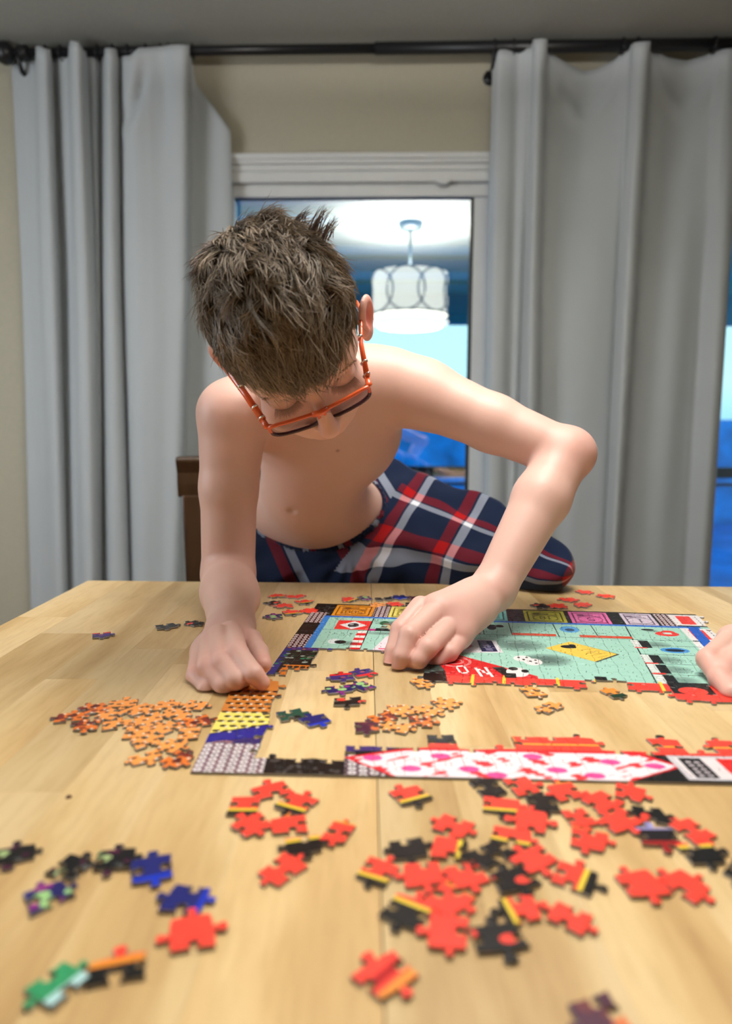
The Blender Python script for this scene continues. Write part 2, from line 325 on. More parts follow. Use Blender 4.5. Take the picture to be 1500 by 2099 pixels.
r2 = nt.nodes.new('ShaderNodeValToRGB'); r2.color_ramp.elements[0].position = .3; r2.color_ramp.elements[0].color = (.72, .66, .58, 1); r2.color_ramp.elements[1].position = .55; r2.color_ramp.elements[1].color = (1, 1, 1, 1); L(n2.outputs[0], r2.inputs[0])
L(r1.outputs[0], mxc.inputs[6]); L(r2.outputs[0], mxc.inputs[7])
hs = nt.nodes.new('ShaderNodeHueSaturation'); mr = nt.nodes.new('ShaderNodeMapRange'); mr.inputs[3].default_value = .84; mr.inputs[4].default_value = 1.12
L(oi.outputs['Random'], mr.inputs[0]); L(mr.outputs[0], hs.inputs['Value']); L(mxc.outputs[2], hs.inputs['Color']); L(hs.outputs[0], b.inputs['Base Color'])
n3 = nt.nodes.new('ShaderNodeTexNoise'); n3.inputs['Scale'].default_value = 7; n3.inputs['Detail'].default_value = 6; L(tc.outputs['Object'], n3.inputs[0])
mr2 = nt.nodes.new('ShaderNodeMapRange'); mr2.inputs[3].default_value = .30; mr2.inputs[4].default_value = .52; L(n3.outputs[0], mr2.inputs[0]); L(mr2.outputs[0], b.inputs['Roughness'])
bp = nt.nodes.new('ShaderNodeBump'); bp.inputs['Strength'].default_value = .12; bp.inputs['Distance'].default_value = .0004; L(n2.outputs[0], bp.inputs['Height']); L(bp.outputs[0], b.inputs['Normal'])
table = empty('dining_table', 'pale butcher block wooden dining table covered in puzzle pieces', 'table')
X0 = -.456; X1 = 1.0; YN = -.35
far = lambda x: 1.091 - .0268 * x
seam = .0085
edges = [X0]; rs = random.Random(4)
while edges[-1] < seam - .05: edges.append(edges[-1] + rs.choice((.052, .066, .078, .06)))
edges[-1] = seam
k = len(edges)
while edges[-1] < X1 - .03: edges.append(edges[-1] + rs.choice((.052, .066, .078, .06)))
for i in range(len(edges) - 1):
    x0, x1 = edges[i], edges[i + 1]; g = .0003 if abs(x0 - seam) < 1e-6 else 0; g2 = .0003 if abs(x1 - seam) < 1e-6 else 0
    ys = [YN]
    while ys[-1] < .95: ys.append(ys[-1] + rs.uniform(.28, .62))
    if ys[-1] > 1.0: ys[-1] = None
    ys[-1:] = [None] if ys[-1] is None else [ys[-1], None]
    for j in range(len(ys) - 1):
        a = ys[j]
        if ys[j + 1] is None: bl, br = far(x0), far(x1)
        else: bl = br = ys[j + 1]
        v = [(x0 + g, a, TZ - TH), (x1 - g2, a, TZ - TH), (x1 - g2, br, TZ - TH), (x0 + g, bl, TZ - TH), (x0 + g, a, TZ), (x1 - g2, a, TZ), (x1 - g2, br, TZ), (x0 + g, bl, TZ)]
        c = np.mean(v, 0); mb = MB().add([tuple(np.array(q) - c) for q in v], [(0, 3, 2, 1), (4, 5, 6, 7), (0, 1, 5, 4), (1, 2, 6, 5), (2, 3, 7, 6), (3, 0, 4, 7)])
        o = mb.build('plank', M_wood, table, bevel=.00025); o.location = c
M_leg = noisy(mat('table_base_wood', (.30, .17, .08), .45), 12, .2, 0, (10, 10, 1))
mb = MB()
mb.box(X0 + .05, X1 - .05, 1.0, 1.02, TZ - .12, TZ - TH).box(X0 + .05, X1 - .05, YN + .05, YN + .07, TZ - .12, TZ - TH).box(X0 + .05, X0 + .07, YN + .05, 1.02, TZ - .12, TZ - TH).box(X1 - .07, X1 - .05, YN + .05, 1.02, TZ - .12, TZ - TH)
mb.build('apron', M_leg, table)
for x in (X0 + .08, X1 - .08):
    for y in (YN + .08, .98): MB().box(x - .035, x + .035, y - .035, y + .035, 0, TZ - TH).build('leg', M_leg, table, bevel=.005)
MB().tube([T(141, 1636, TZ - .0004), T(141, 1636, TZ + .0003)], [.0022, .0016], 10).build('knot', mat('dark_knot', (.12, .05, .03), .6), table)
# ---------------------------------------------------------------- chair behind the boy
M_ch = noisy(mat('dark_chair_wood', (.050, .024, .011), .26), 9, .4, .1, (3, 3, .6))
ch = empty('dining_chair', 'dark brown wooden chair with curved top rail behind the boy', 'chair')
CY = 1.52
pl = lambda y: P(365, y, CY)[0]
zt, zk = P(400, 936, CY)[2], P(400, 1018, CY)[2]
xl = P(366, 940, CY)[0]; xr = xl + .44
def crest(x, d): s = (x - xl) / (xr - xl); return CY + .03 * math.sin(math.pi * s) + d
rings = []
prof = [(-.016, zk), (-.020, zk + .03), (-.020, zt - .035), (-.030, zt - .008), (-.026, zt), (.0, zt + .002), (.012, zt - .012), (.012, zk)]
for i in range(15):
    x = xl + (xr - xl) * i / 14; rings.append([(x, crest(x, d), z) for d, z in prof])
MB().loft(rings).build('top_rail', M_ch, ch, bevel=.003)
def bar(p, q, wx, wy, name):
    MB().add([(p[0] + sx * wx / 2, p[1] + sy * wy / 2, p[2]) for sx, sy in ((-1, -1), (1, -1), (1, 1), (-1, 1))] + [(q[0] + sx * wx / 2, q[1] + sy * wy / 2, q[2]) for sx, sy in ((-1, -1), (1, -1), (1, 1), (-1, 1))],
             [(0, 3, 2, 1), (4, 5, 6, 7), (0, 1, 5, 4), (1, 2, 6, 5), (2, 3, 7, 6), (3, 0, 4, 7)]).build(name, M_ch, ch, bevel=.004)
for x, dx in ((xl + .03, .012), (xr - .03, -.012)):
    bar((x, CY, zk + .005), (x + dx * 1.4, CY - .03, .46), .042, .036, 'back_post'); bar((x + dx * 1.4, CY - .03, .46), (x + dx, CY + .05, 0), .042, .036, 'leg')
    bar((x + dx, CY - .41, .44), (x + dx, CY - .42, 0), .042, .042, 'leg')
for i in range(1, 4):
    x = xl + (xr - xl) * i / 4; bar((x, crest(x, 0), zk + .005), (x, CY - .03, .46), .045, .012, 'slat')
mb = MB().box(xl + .015, xr - .015, CY - .45, CY - .02, .425, .465); mb.build('seat', M_ch, ch, bevel=.01)
for x in (xl + .045, xr - .045): MB().tube([(x, CY + .01, .2), (x, CY - .41, .2)], .011, 8).build('stretcher', M_ch, ch, smooth=True)
# ---------------------------------------------------------------- jigsaw artwork (drawn here, printed flat on the pieces)
FONT = {'0': '01110 10001 10011 10101 11001 10001 01110', '1': '00100 01100 00100 00100 00100 00100 01110', '2': '01110 10001 00001 00110 01000 10000 11111', '5': '11111 10000 11110 00001 00001 10001 01110',
        'N': '10001 11001 10101 10101 10011 10001 10001', 'O': '01110 10001 10001 10001 10001 10001 01110', 'M': '10001 11011 10101 10101 10001 10001 10001', 'P': '11110 10001 10001 11110 10000 10000 10000', 'L': '10000 10000 10000 10000 10000 10000 11111', 'Y': '10001 10001 01010 00100 00100 00100 00100'}
RES = 3000  # px per metre
class Art:
    def __init__(s, w, h, bg): s.w, s.h = w, h; s.H = int(h * RES); s.W = int(w * RES); s.a = np.zeros((s.H, s.W, 3), np.float32); s.a[:] = bg; s.yy, s.xx = np.mgrid[0:s.H, 0:s.W].astype(np.float32) / RES
    def m(s, mask, c): s.a[mask] = c
    def rect(s, x0, x1, y0, y1, c): s.a[max(0, int(y0 * RES)):max(0, int(y1 * RES)), max(0, int(x0 * RES)):max(0, int(x1 * RES))] = c
    def poly(s, pts, c):
        k = np.zeros(s.xx.shape, bool); n = len(pts)
        for i in range(n):
            (x0, y0), (x1, y1) = pts[i], pts[(i + 1) % n]
            if y0 == y1: continue
            k ^= ((s.yy >= min(y0, y1)) & (s.yy < max(y0, y1)) & (s.xx < x0 + (s.yy - y0) * (x1 - x0) / (y1 - y0)))
        s.a[k] = c
    def disc(s, x, y, rx, ry, c, inner=0):
        q = ((s.xx - x) / rx) ** 2 + ((s.yy - y) / ry) ** 2; s.a[(q < 1) & (q >= inner * inner)] = c
    def text(s, t, x, y, cw, chh, c, flip=False, rot=0):
        co, si = math.cos(rot), math.sin(rot); n = len(t)
        for i, g in enumerate(t):
            for r, row in enumerate(FONT[g].split()):
                for q, bit in enumerate(row):
                    if bit == '1':
                        u = (i - n / 2) * cw + q * cw / 6; v = (r - 3.5) * chh / 7; 
                        if flip: u, v = -u - cw / 6, -v - chh / 7
                        if rot: s.poly([(x + (u + a) * co - (v + b) * si, y + (u + a) * si + (v + b) * co) for a, b in ((0, 0), (cw / 5.5, 0), (cw / 5.5, chh / 6.8), (0, chh / 6.8))], c)
                        else: s.rect(x + u, x + u + cw / 5.8, y + v, y + v + chh / 6.8, c)
    def weave(s, x0, x1, y0, y1, hi=(.80, .74, .74), lo=(.25, .07, .11), sx=.0062, sy=.0080):
        k = (s.xx >= x0) & (s.xx < x1) & (s.yy >= y0) & (s.yy < y1)
        u = (s.xx / sx) % 1 - .5; v = (s.yy / sy + .5 * (np.floor(s.xx / sx) % 2)) % 1 - .5
        s.a[k] = lo; s.a[k & ((u / .40) ** 2 + (v / .42) ** 2 < 1)] = hi
        s.a[k & (abs(u) < .09) & (abs(v) < .2)] = (.5, .42, .44)
    def shade(s, x, y, rx, ry, k):   # printed soft grey patch of the picture
        q = np.clip(1 - ((s.xx - x) / rx) ** 2 - ((s.yy - y) / ry) ** 2, 0, 1)[..., None]; s.a *= 1 - .6 * k * q
BLK = (.055, .045, .045); MINT = (.62, .80, .74); REDC = (.88, .20, .18); WHT = (.88, .86, .86); BLU = (.10, .33, .74); YEL = (.93, .80, .25)
A = Art(.56, .36, MINT)
# outer border
A.rect(0, .56, 0, .064, BLK); A.rect(0, .022, 0, .36, BLK)
for y0, y1 in ((.048, .100), (.152, .212)): A.weave(0, .0225, y0, y1)
def note(x0, x1, col, dk, num):
    A.rect(x0, x1, .006, .0635, col); A.rect(x0 + .004, x1 - .004, .011, .060, dk); A.rect(x0 + .006, x1 - .006, .014, .057, col)
    A.rect(x0 + .010, x1 - .010, .018, .054, tuple(.55 * a + .45 * b for a, b in zip(col, dk)))
    cx = (x0 + x1) / 2; A.disc(cx, .042, .016, .014, dk); A.disc(cx, .042, .015, .013, col)
    A.rect(cx - .014, cx - .006, .018, .026, dk); A.rect(cx + .006, cx + .014, .018, .026, col)
    A.text(num, cx, .042, .0085 if len(num) > 1 else .011, .018, dk if num != '5' else (.4, .1, .3), flip=True)
note(.030, .084, (.90, .58, .12), (.45, .24, .04), '500'); A.weave(.085, .105, .006, .064)
note(.106, .160, (.90, .84, .42), (.42, .36, .12), '100'); A.weave(.161, .178, .006, .064)
note(.180, .262, (.42, .70, .68), (.10, .30, .30), '20'); A.rect(.180, .206, 0, .064, BLK)
note(.285, .338, (.72, .70, .22), (.30, .28, .05), '10'); note(.344, .394, (.88, .42, .66), (.42, .12, .30), '5'); note(.411, .452, (.80, .74, .80), (.40, .34, .42), '1')
A.weave(.455, .474, .004, .064)
for y0 in (.006, .072, .128):
    A.rect(.474, .56, y0, y0 + .053, WHT); A.rect(.482, .500, y0 + .006, y0 + .047, REDC if y0 < .1 else (.06, .06, .2))
    A.rect(.476, .560, y0 + .053, y0 + .058, BLK)
    for k in range(6):
        for q in range(5): A.rect(.506 + .008 * k, .5075 + .008 * k, y0 + .008 + .009 * q, y0 + .013 + .009 * q + .002 * ((k * q) % 2), (.35, .33, .35))
# blue line round the track
A.rect(.022, .0300, .064, .36, (.20, .50, .82)); A.rect(.022, .50, .064, .0715, (.16, .42, .78)); A.poly([(.484, .064), (.497, .064), (.489, .36), (.476, .36)], BLU)
# inner cells
ln = (.05, .08, .08)
def line(x0, y0, x1, y1, w=.0011, c=ln):
    dx, dy = x1 - x0, y1 - y0; l = math.hypot(dx, dy); nx, ny = -dy / l * w / 2, dx / l * w / 2
    A.poly([(x0 + nx, y0 + ny), (x1 + nx, y1 + ny), (x1 - nx, y1 - ny), (x0 - nx, y0 - ny)], c)
line(.030, .128, .484, .128, .0010)
A.rect(.044, .087, .085, .126, REDC); A.poly([(.0655, .088), (.083, .106), (.0655, .124), (.048, .106)], WHT); A.disc(.0655, .106, .007, .009, (.12, .12, .13)); A.disc(.063, .103, .003, .004, (.6, .6, .6))
line(.088, .0715, .086, .215, .0016)
line(.076, .128, .073, .205, .0010)
for k in range(4): A.rect(.0755 - .0006 * k, .0868, .131 + .019 * k, .1405 + .019 * k, (.90, .88, .86)); A.rect(.0752 - .0006 * k, .0868, .1405 + .019 * k, .150 + .019 * k, (.86, .10, .12))
A.disc(.052, .176, .007, .010, (.85, .88, .88)); A.disc(.060, .178, .007, .0065, (.07, .08, .09)); A.shade(.070, .182, .014, .010, .5)
A.shade(.118, .092, .028, .012, .75); A.disc(.104, .092, .006, .010, (.1, .35, .2))
A.rect(.088, .104, .120, .128, (.75, .12, .5)); A.rect(.096, .130, .116, .128, (.03, .05, .05)); A.shade(.11, .138, .03, .008, .5)
A.poly([(.112, .150), (.170, .132), (.170, .205), (.100, .208)], (.90, .84, .87)); A.disc(.132, .172, .016, .016, (.80, .28, .42), .82); A.rect(.108, .150, .196, .2, (.90, .3, .45))
for x in (.205, .228, .262, .318, .365): line(x, .0715, x + .002, .128, .0011)
line(.408, .0715, .399, .285, .0014)
for x0, x1 in ((.264, .317), (.345, .366), (.367, .407), (.206, .226)): A.rect(x0, x1, .117, .1265, (.80, .28, .17))
A.disc(.213, .095, .007, .010, BLK); A.disc(.222, .088, .004, .006, BLK); A.disc(.240, .095, .006, .012, BLK); A.disc(.250, .089, .005, .006, BLK)
A.disc(.336, .094, .012, .014, (.32, .60, .82)); A.disc(.336, .096, .006, .006, (.2, .3, .4))
A.disc(.452, .100, .014, .010, REDC); A.disc(.455, .092, .008, .007, REDC); A.rect(.448, .458, .094, .102, (.75, .82, .78)); A.disc(.432, .084, .008, .004, (.1, .12, .12)); A.shade(.436, .089, .010, .006, .5)
for y in (.150, .183, .215, .248): line(.404, y, .478, y, .0009)
for y0 in (.132, .186, .218, .25): 
    for q in range(5): A.rect(.402, .411, y0 + q * .006, y0 + q * .006 + .0045, WHT); 
    A.rect(.411, .422, y0, y0 + .028, (.04, .05, .05)); A.rect(.402, .416, y0 + .026, y0 + .030, REDC)
    A.shade(.428, y0 + .014, .020, .014, .5)
A.disc(.445, .166, .016, .010, (.25, .55, .80)); A.disc(.445, .166, .011, .005, (.05, .1, .2))
rs_ = np.random.RandomState(9)
for (x0, x1, y0, y1) in ((.270, .310, .100, .113), (.35, .40, .100, .113), (.035, .07, .142, .150), (.035, .05, .075, .083), (.43, .47, .118, .126), (.43, .47, .20, .21), (.43, .47, .23, .24), (.208, .224, .105, .114), (.09, .1, .075, .083)):
    for k in range(26): x, y = rs_.uniform(x0, x1), rs_.choice(np.linspace(y0, y1, 3)); A.rect(x, x + .0011, y, y + rs_.uniform(.001, .003), (.25, .36, .34))
# the picture's cards, dice and diagonal band
A.shade(.268, .166, .036, .026, .72); A.poly([(.186, .148), (.243, .151), (.250, .196), (.180, .204)], (.86, .84, .86)); A.poly([(.221, .153), (.238, .153), (.244, .193), (.226, .195)], (.13, .11, .28))
for k in range(7): A.rect(.224 + .0012 * k, .232 + .0012 * k, .156 + .0052 * k, .1585 + .0052 * k, (.6, .58, .7))
A.disc(.203, .175, .012, .014, (.80, .22, .30), .35); A.shade(.20, .175, .02, .02, .1)
A.poly([(.301, .176), (.332, .1475), (.380, .188), (.350, .218)], (.24, .30, .28)); A.poly([(.299, .174), (.330, .1455), (.377, .187), (.348, .216)], (.92, .76, .30))
A.disc(.326, .166, .009, .006, BLK); A.disc(.331, .160, .004, .004, BLK)
for k in range(3):
    x, y = .338 + .006 * k, .178 + .0055 * k; line(x, y, x + .016, y - .010 + .003 * k, .0007, (.35, .28, .1)); line(x + .004, y + .012, x + .016, y + .004, .0006, (.35, .28, .1))
A.shade(.296, .216, .030, .022, .8); A.disc(.270, .214, .010, .010, WHT); A.disc(.281, .224, .010, .011, WHT)
for x, y in ((.266, .211), (.271, .217), (.275, .210), (.278, .222), (.284, .228), (.284, .218)): A.disc(x, y, .0016, .0018, BLK)
A.poly([(.170, .205), (.190, .203), (.282, .268), (.282, .300), (.170, .300)], (.82, .12, .13)); A.disc(.196, .232, .018, .017, (.85, .5, .5), .82); A.disc(.196, .232, .010, .009, (.85, .5, .5), .7)
A.text('N', .228, .262, .016, .030, (.93, .91, .9), rot=-.25); A.text('O', .205, .256, .013, .024, (.93, .91, .9), rot=-.25)
A.poly([(.236, .246), (.248, .244), (.256, .264), (.246, .268)], BLK); A.disc(.262, .258, .012, .014, WHT); A.disc(.258, .248, .005, .005, BLK); A.disc(.270, .254, .004, .005, BLK)
A.rect(.165, .56, .275, .36, (.93, .25, .20)); A.poly([(.150, .25), (.172, .22), (.186, .262), (.19, .36), (.15, .36)], (.24, .30, .28)); A.poly([(.165, .27), (.186, .262), (.19, .3), (.16, .3)], BLK)
for k, x in enumerate((.214, .246, .300, .338, .402)):
    A.poly([(x, .27), (x + .003, .27), (x + .001, .31), (x - .003, .31)], YEL)
    if k % 2 == 1: A.rect(x + .002, x + .014, .262, .276, BLK)
A.rect(.41, .45, .27, .30, BLK); A.disc(.43, .292, .014, .010, (.93, .25, .20)); A.rect(.43, .56, .300, .36, (.93, .25, .20))
A.rect(0, .160, .203, .214, (.26, .16, .42))
for k in range(26): A.disc(.005 + .006 * k, .2055 + .004 * (k % 2), .0022, .0018, ((.7, .4, .2), (.5, .2, .5), (.2, .2, .65))[k % 3])
A.rect(0, .06, .214, .36, (.035, .055, .04)); A.rect(0, .009, .208, .36, (.14, .14, .50))
for k in range(46): A.disc(rs_.uniform(.0, .05), rs_.uniform(.214, .275), .0028, .0022, ((.05, .28, .17), (.12, .50, .36), (.62, .66, .62), (.1, .16, .10), (.05, .2, .12))[k % 5])
A.rect(.012, .06, .262, .36, (.88, .48, .12)); 
for k in range(7): A.disc(.013 + .007 * k, .268, .003, .003, BLK)
# lower part: near border of the puzzle; y runs away from the camera
B = Art(.56, .19, (.055, .045, .045))
B.weave(0, .051, 0, .0455, (.86, .84, .85), (.50, .38, .42), .0078, .0062); B.weave(.108, .136, 0, .030, (.86, .84, .85), (.36, .27, .31), .0078, .0062)
for k in range(30): B.disc(rs_.uniform(.055, .105), rs_.uniform(0, .03), .0018, .0014, (.30, .28, .28))
B.rect(0, .056, .0455, .062, (.20, .14, .40))
for k in range(12): B.disc(rs_.uniform(0, .02), rs_.uniform(.046, .054), .003, .0016, (.55, .38, .42))
B.poly([(0, .060), (.056, .085), (.056, .062), (0, .046)], (.12, .12, .55)); B.poly([(0, .062), (.056, .087), (.056, .12), (0, .12)], (.94, .87, .42)); B.rect(0, .06, .105, .19, (.82, .50, .20))
for i in range(8):
    for j in range(10):
        x, y = .004 + .0085 * i + .004 * (j % 2), .067 + .0095 * j
        if y < .060 + x * .45: continue
        B.disc(x, y, .0029, .0020, (.12, .06, .04)); B.disc(x + .0028, y - .0016, .0014, .0014, (.92, .88, .8))
hx = [(.107, .026), (.150, .0415), (.165, .0435), (.326, .0435), (.350, .022), (.306, 0), (.140, 0)]
B.poly([(.135, .038), (.165, .052), (.166, .060), (.10, .060), (.10, .035)], (.24, .16, .44)); B.rect(.165, .56, .040, .07, (.95, .27, .21)); B.rect(.240, .56, .0530, .0552, (.95, .72, .22)); B.rect(.24, .56, .0552, .07, (.95, .27, .21)); B.rect(.205, .24, .055, .07, (.85, .5, .25)); B.rect(.165, .205, .052, .07, (.12, .12, .14))
B.poly(hx, (.88, .10, .16)); cx, cy = .228, .0215
def inside(f): return [(cx + (x - cx) * (1 - .035 * f), cy + (y - cy) * (1 - .16 * f) if y > .001 else 0) for x, y in hx]
msk = B.a.copy(); B.poly(inside(1), (.95, .90, .92)); inn = np.abs(B.a - msk).sum(-1) > 0
u = B.xx * 60; v = B.yy * 60
nz = np.sin(u * 3.1 + 2 * np.sin(v * 2.3)) + np.sin(v * 5.3 + 1.7 * np.sin(u * 2.1)) + .8 * np.sin((u + v) * 4.7) + .5 * np.sin((u - 2 * v) * 9.1)
B.a[inn & (nz > 1.25)] = (.90, .20, .24); B.a[inn & (nz > .95) & (nz <= 1.12)] = (.93, .68, .72)
for x, y in ((.128, .026), (.155, .011), (.178, .031), (.196, .012), (.214, .004), (.246, .033), (.258, .013), (.282, .006), (.300, .027), (.330, .022)): B.disc(x, y, .0072, .0044, (.93, .30, .60))
for x in (.345, .515):
    B.rect(x, x + .165, .003, .0395, (.80, .78, .80)); B.rect(x + .004, x + .161, .006, .036, (.88, .84, .85)); B.rect(x + .007, x + .023, .006, .036, (.09, .07, .08))
    for k in range(5):
        for j in range(2): B.rect(x + .010 + .006 * j, x + .014 + .006 * j, .008 + .005 * k, .011 + .005 * k, (.72, .68, .7))
    B.rect(x + .034, x + .047, .006, .036, (.88, .16, .14))
# loose piece artwork, 8 x 4 tiles of .034 m
TS = .036; Tt = Art(TS * 8, TS * 4, (0, 0, 0)); KIND = {}
RED = (.97, .27, .21); ORG = (.97, .62, .30)
def tile(name, base):
    i = len(KIND); KIND[name] = i; x0, y0 = (i % 8) * TS, (i // 8) * TS; Tt.rect(x0, x0 + TS, y0, y0 + TS, base); return x0, y0
def stripe(x0, y0, a, b, c, ang=0):
    k = (Tt.xx >= x0) & (Tt.xx < x0 + TS) & (Tt.yy >= y0) & (Tt.yy < y0 + TS)
    q = (Tt.xx - x0 - TS / 2) * math.sin(ang) + (Tt.yy - y0 - TS / 2) * math.cos(ang); Tt.a[k & (q > a) & (q < b)] = c
def blobs(x0, y0, n, cols, r0, r1, seed):
    rr = np.random.RandomState(seed)
    for _ in range(n):
        x, y, r = rr.uniform(.002, TS - .002), rr.uniform(.002, TS - .002), rr.uniform(r0, r1)
        k = ((Tt.xx - x0 - x) / r) ** 2 + ((Tt.yy - y0 - y) / (r * rr.uniform(.5, 1))) ** 2 < 1; k &= (Tt.xx >= x0) & (Tt.xx < x0 + TS) & (Tt.yy >= y0) & (Tt.yy < y0 + TS); Tt.a[k] = cols[rr.randint(len(cols))]
def dots(x0, y0, off):
    for i in range(5):
        for j in range(5):
            x, y = x0 + .004 + .0105 * i + .0050 * (j % 2) + off, y0 + .004 + .0080 * j
            if x0 < x - .003 and x + .004 < x0 + TS: Tt.disc(x, y, .0021, .0013, (.32, .12, .07)); Tt.disc(x + .0026, y - .0012, .0012, .0012, (.9, .85, .78))
tile('red', RED)
x, y = tile('redband', RED); stripe(x, y, .004, .0065, YEL); stripe(x, y, .0065, .03, BLK)
x, y = tile('redthin', RED); stripe(x, y, .0085, .0115, (.95, .62, .20))
x, y = tile('blackband', BLK); stripe(x, y, -.03, -.006, RED); stripe(x, y, -.006, -.0035, YEL)
tile('black', (.07, .055, .055))
x, y = tile('orange', ORG); dots(x, y, 0)
x, y = tile('orangedark', (.90, .46, .14)); dots(x, y, .001); blobs(x, y, 6, [(.35, .08, .06), (.5, .15, .08)], .003, .005, 1)
x, y = tile('blue', (.10, .12, .42)); stripe(x, y, .007, .03, (.06, .20, .75))
x, y = tile('indigo', (.13, .11, .36)); blobs(x, y, 12, [(.55, .15, .5), (.06, .06, .06), (.60, .78, .50), (.16, .16, .55)], .002, .005, 2)
x, y = tile('darkmix', (.06, .05, .06)); blobs(x, y, 16, [(.28, .08, .20), (.06, .05, .05), (.62, .70, .48), (.3, .3, .3), (.15, .12, .35)], .002, .0045, 3)
x, y = tile('green', (.20, .58, .38)); stripe(x, y, .004, .009, (.70, .85, .85)); stripe(x, y, .009, .03, BLK)
x, y = tile('blackcap', BLK); stripe(x, y, -.03, -.007, RED); stripe(x, y, -.007, -.003, (.90, .55, .18)); 
x, y = tile('redcross', RED); stripe(x, y, -.0035, .0015, (.70, .05, .05), .1); stripe(x, y, .004, .009, (.93, .56, .22), .1)
x, y = tile('blackred', BLK); blobs(x, y, 5, [RED, (.75, .1, .1)], .003, .006, 5)
x, y = tile('plum', (.30, .12, .22)); blobs(x, y, 8, [(.10, .05, .08), (.85, .45, .25), (.42, .18, .2)], .002, .005, 6)
x, y = tile('redpurple', (.24, .16, .45)); stripe(x, y, -.03, -.004, (.85, .12, .12)); blobs(x, y, 5, [(.6, .3, .4), (.06, .05, .06)], .002, .003, 8)
x, y = tile('orangegreen', (.92, .55, .20)); stripe(x, y, .003, .03, (.04, .20, .12)); 
x, y = tile('lilac', (.10, .07, .09)); stripe(x, y, .005, .03, (.60, .58, .80)); stripe(x, y, -.03, -.006, (.6, .1, .1))
x, y = tile('teal', (.10, .30, .24)); blobs(x, y, 8, [(.06, .06, .05), (.14, .13, .5)], .002, .005, 11)
def art_mat(name, art):
    h, w_ = art.a.shape[:2]; img = bpy.data.images.new(name, w_, h); buf = np.ones((h, w_, 4), np.float32)
    buf[..., :3] = np.clip(art.a + np.random.RandomState(1).normal(0, .012, (h, w_, 1)), 0, 1)
    img.pixels.foreach_set(buf[::-1].ravel()); img.update(); img.pack()
    m = mat(name, (.5, .5, .5), .34, 0, .45); nt, b = nodes(m); t = nt.nodes.new('ShaderNodeTexImage'); t.image = img; t.extension = 'EXTEND'
    nt.links.new(t.outputs[0], b.inputs['Base Color']); return m
M_A = art_mat('board_print', A); M_B = art_mat('border_print', B); M_T = art_mat('piece_print', Tt)
M_card = mat('grey_cardboard', (.36, .35, .34), .9)
# ---------------------------------------------------------------- jigsaw cutting
THK = .0021
def tab_edge(p, q, s, rnd, n=10):
    """points from p to q (q left out) with one tab bulging to side s; s=0 straight"""
    p, q = np.array(p), np.array(q); d = q - p; nn = np.array([-d[1], d[0]])
    if s == 0: return [p]
    c = .5 + rnd.uniform(-.07, .07); w = .125 + rnd.uniform(-.015, .02); h = .285 + rnd.uniform(-.03, .045)
    pr = [(0, 0), (c - w * 1.3, .03 * 1), (c - w * .55, .0), (c - w * .75, h * .35), (c - w * 1.12, h * .72), (c - w * .6, h), (c + w * .6, h), (c + w * 1.12, h * .72), (c + w * .75, h * .35), (c + w * .55, 0), (c + w * 1.3, .03)]
    return [p + d * a + nn * b * s for a, b in pr]
def piece_mesh(name, poly, tri=None, uvf=None, mt=None, z0=0., shrink=.00022, warp=None, rnd=None):
    """a flat card piece with printed top face and a slightly rolled rim"""
    poly = np.array(poly); n = len(poly)
    nx = np.roll(poly, -1, 0) - np.roll(poly, 1, 0); nn = np.stack([nx[:, 1], -nx[:, 0]], 1); nn /= np.linalg.norm(nn, axis=1)[:, None] + 1e-9
    o1 = poly - nn * shrink; o2 = poly - nn * (shrink + .00042)
    w3 = warp or (lambda q: q)
    v = [(*w3(q), z0) for q in o1] + [(*w3(q), z0 + THK - .00035) for q in o1] + [(*w3(q), z0 + THK) for q in o2]
    f = [tuple(range(n))[::-1]] + [(i, (i + 1) % n, n + (i + 1) % n, n + i) for i in range(n)] + [(n + i, n + (i + 1) % n, 2 * n + (i + 1) % n, 2 * n + i) for i in range(n)] + [tuple(2 * n + i for i in range(n))]
    me = pyd(name, v, f); uv = me.uv_layers.new(name='uv'); src = np.concatenate([o1, o1, o2])
    li = np.array([l.vertex_index for l in me.loops]); uv.data.foreach_set('uv', uvf(src[li]).astype(np.float32).ravel())
    me.materials.append(mt); me.materials.append(M_card)
    mi = np.zeros(2 * n + 2, np.int32); mi[:n + 1] = 1; me.polygons.foreach_set('material_index', mi); return me
def section(root, frame, cw, chh, cells, art, mt, sgn):
    """cells: set of (i, j); local plane (a, b) with b growing by sgn in the artwork"""
    rnd = random.Random(5 if sgn > 0 else 6); jit = {}; ed = {}
    mi, mj = max(c[0] for c in cells) + 2, max(c[1] for c in cells) + 2
    def corner(i, j):
        if (i, j) not in jit:
            jx = 0 if i == 0 else rnd.uniform(-.0016, .0016); jy = 0 if j == 0 else rnd.uniform(-.0016, .0016)
            jit[i, j] = (i * cw + jx, j * chh + jy)
        return jit[i, j]
    def edge(a, b):
        k = (a, b) if a < b else (b, a)
        if k not in ed:
            out = (a[0] == b[0] == 0) or (a[1] == b[1] == 0)
            s = 0 if out else rnd.choice((-1, 1)); ed[k] = tab_edge(corner(*k[0]), corner(*k[1]), s, rnd) + [np.array(corner(*k[1]))]
        e = ed[k]; return e[:-1] if a < b else e[::-1][:-1]
    uvf = lambda q: np.stack([q[:, 0] / art.w, 1 - q[:, 1] / art.h], 1)
    for (i, j) in sorted(cells):
        cs = [(i, j), (i + 1, j), (i + 1, j + 1), (i, j + 1)]; pl_ = []
        for k in range(4): pl_ += edge(cs[k], cs[(k + 1) % 4])
        pl_ = np.array(pl_)
        ar = .5 * np.sum(pl_[:, 0] * np.roll(pl_[:, 1], -1) - np.roll(pl_[:, 0], -1) * pl_[:, 1])
        me = piece_mesh('puzzle_piece', pl_ if ar > 0 else pl_[::-1], None, uvf, mt, TZ + .0003, .00018, frame)
        if sgn > 0: me.flip_normals()
        link('puzzle_piece', me, None, root)
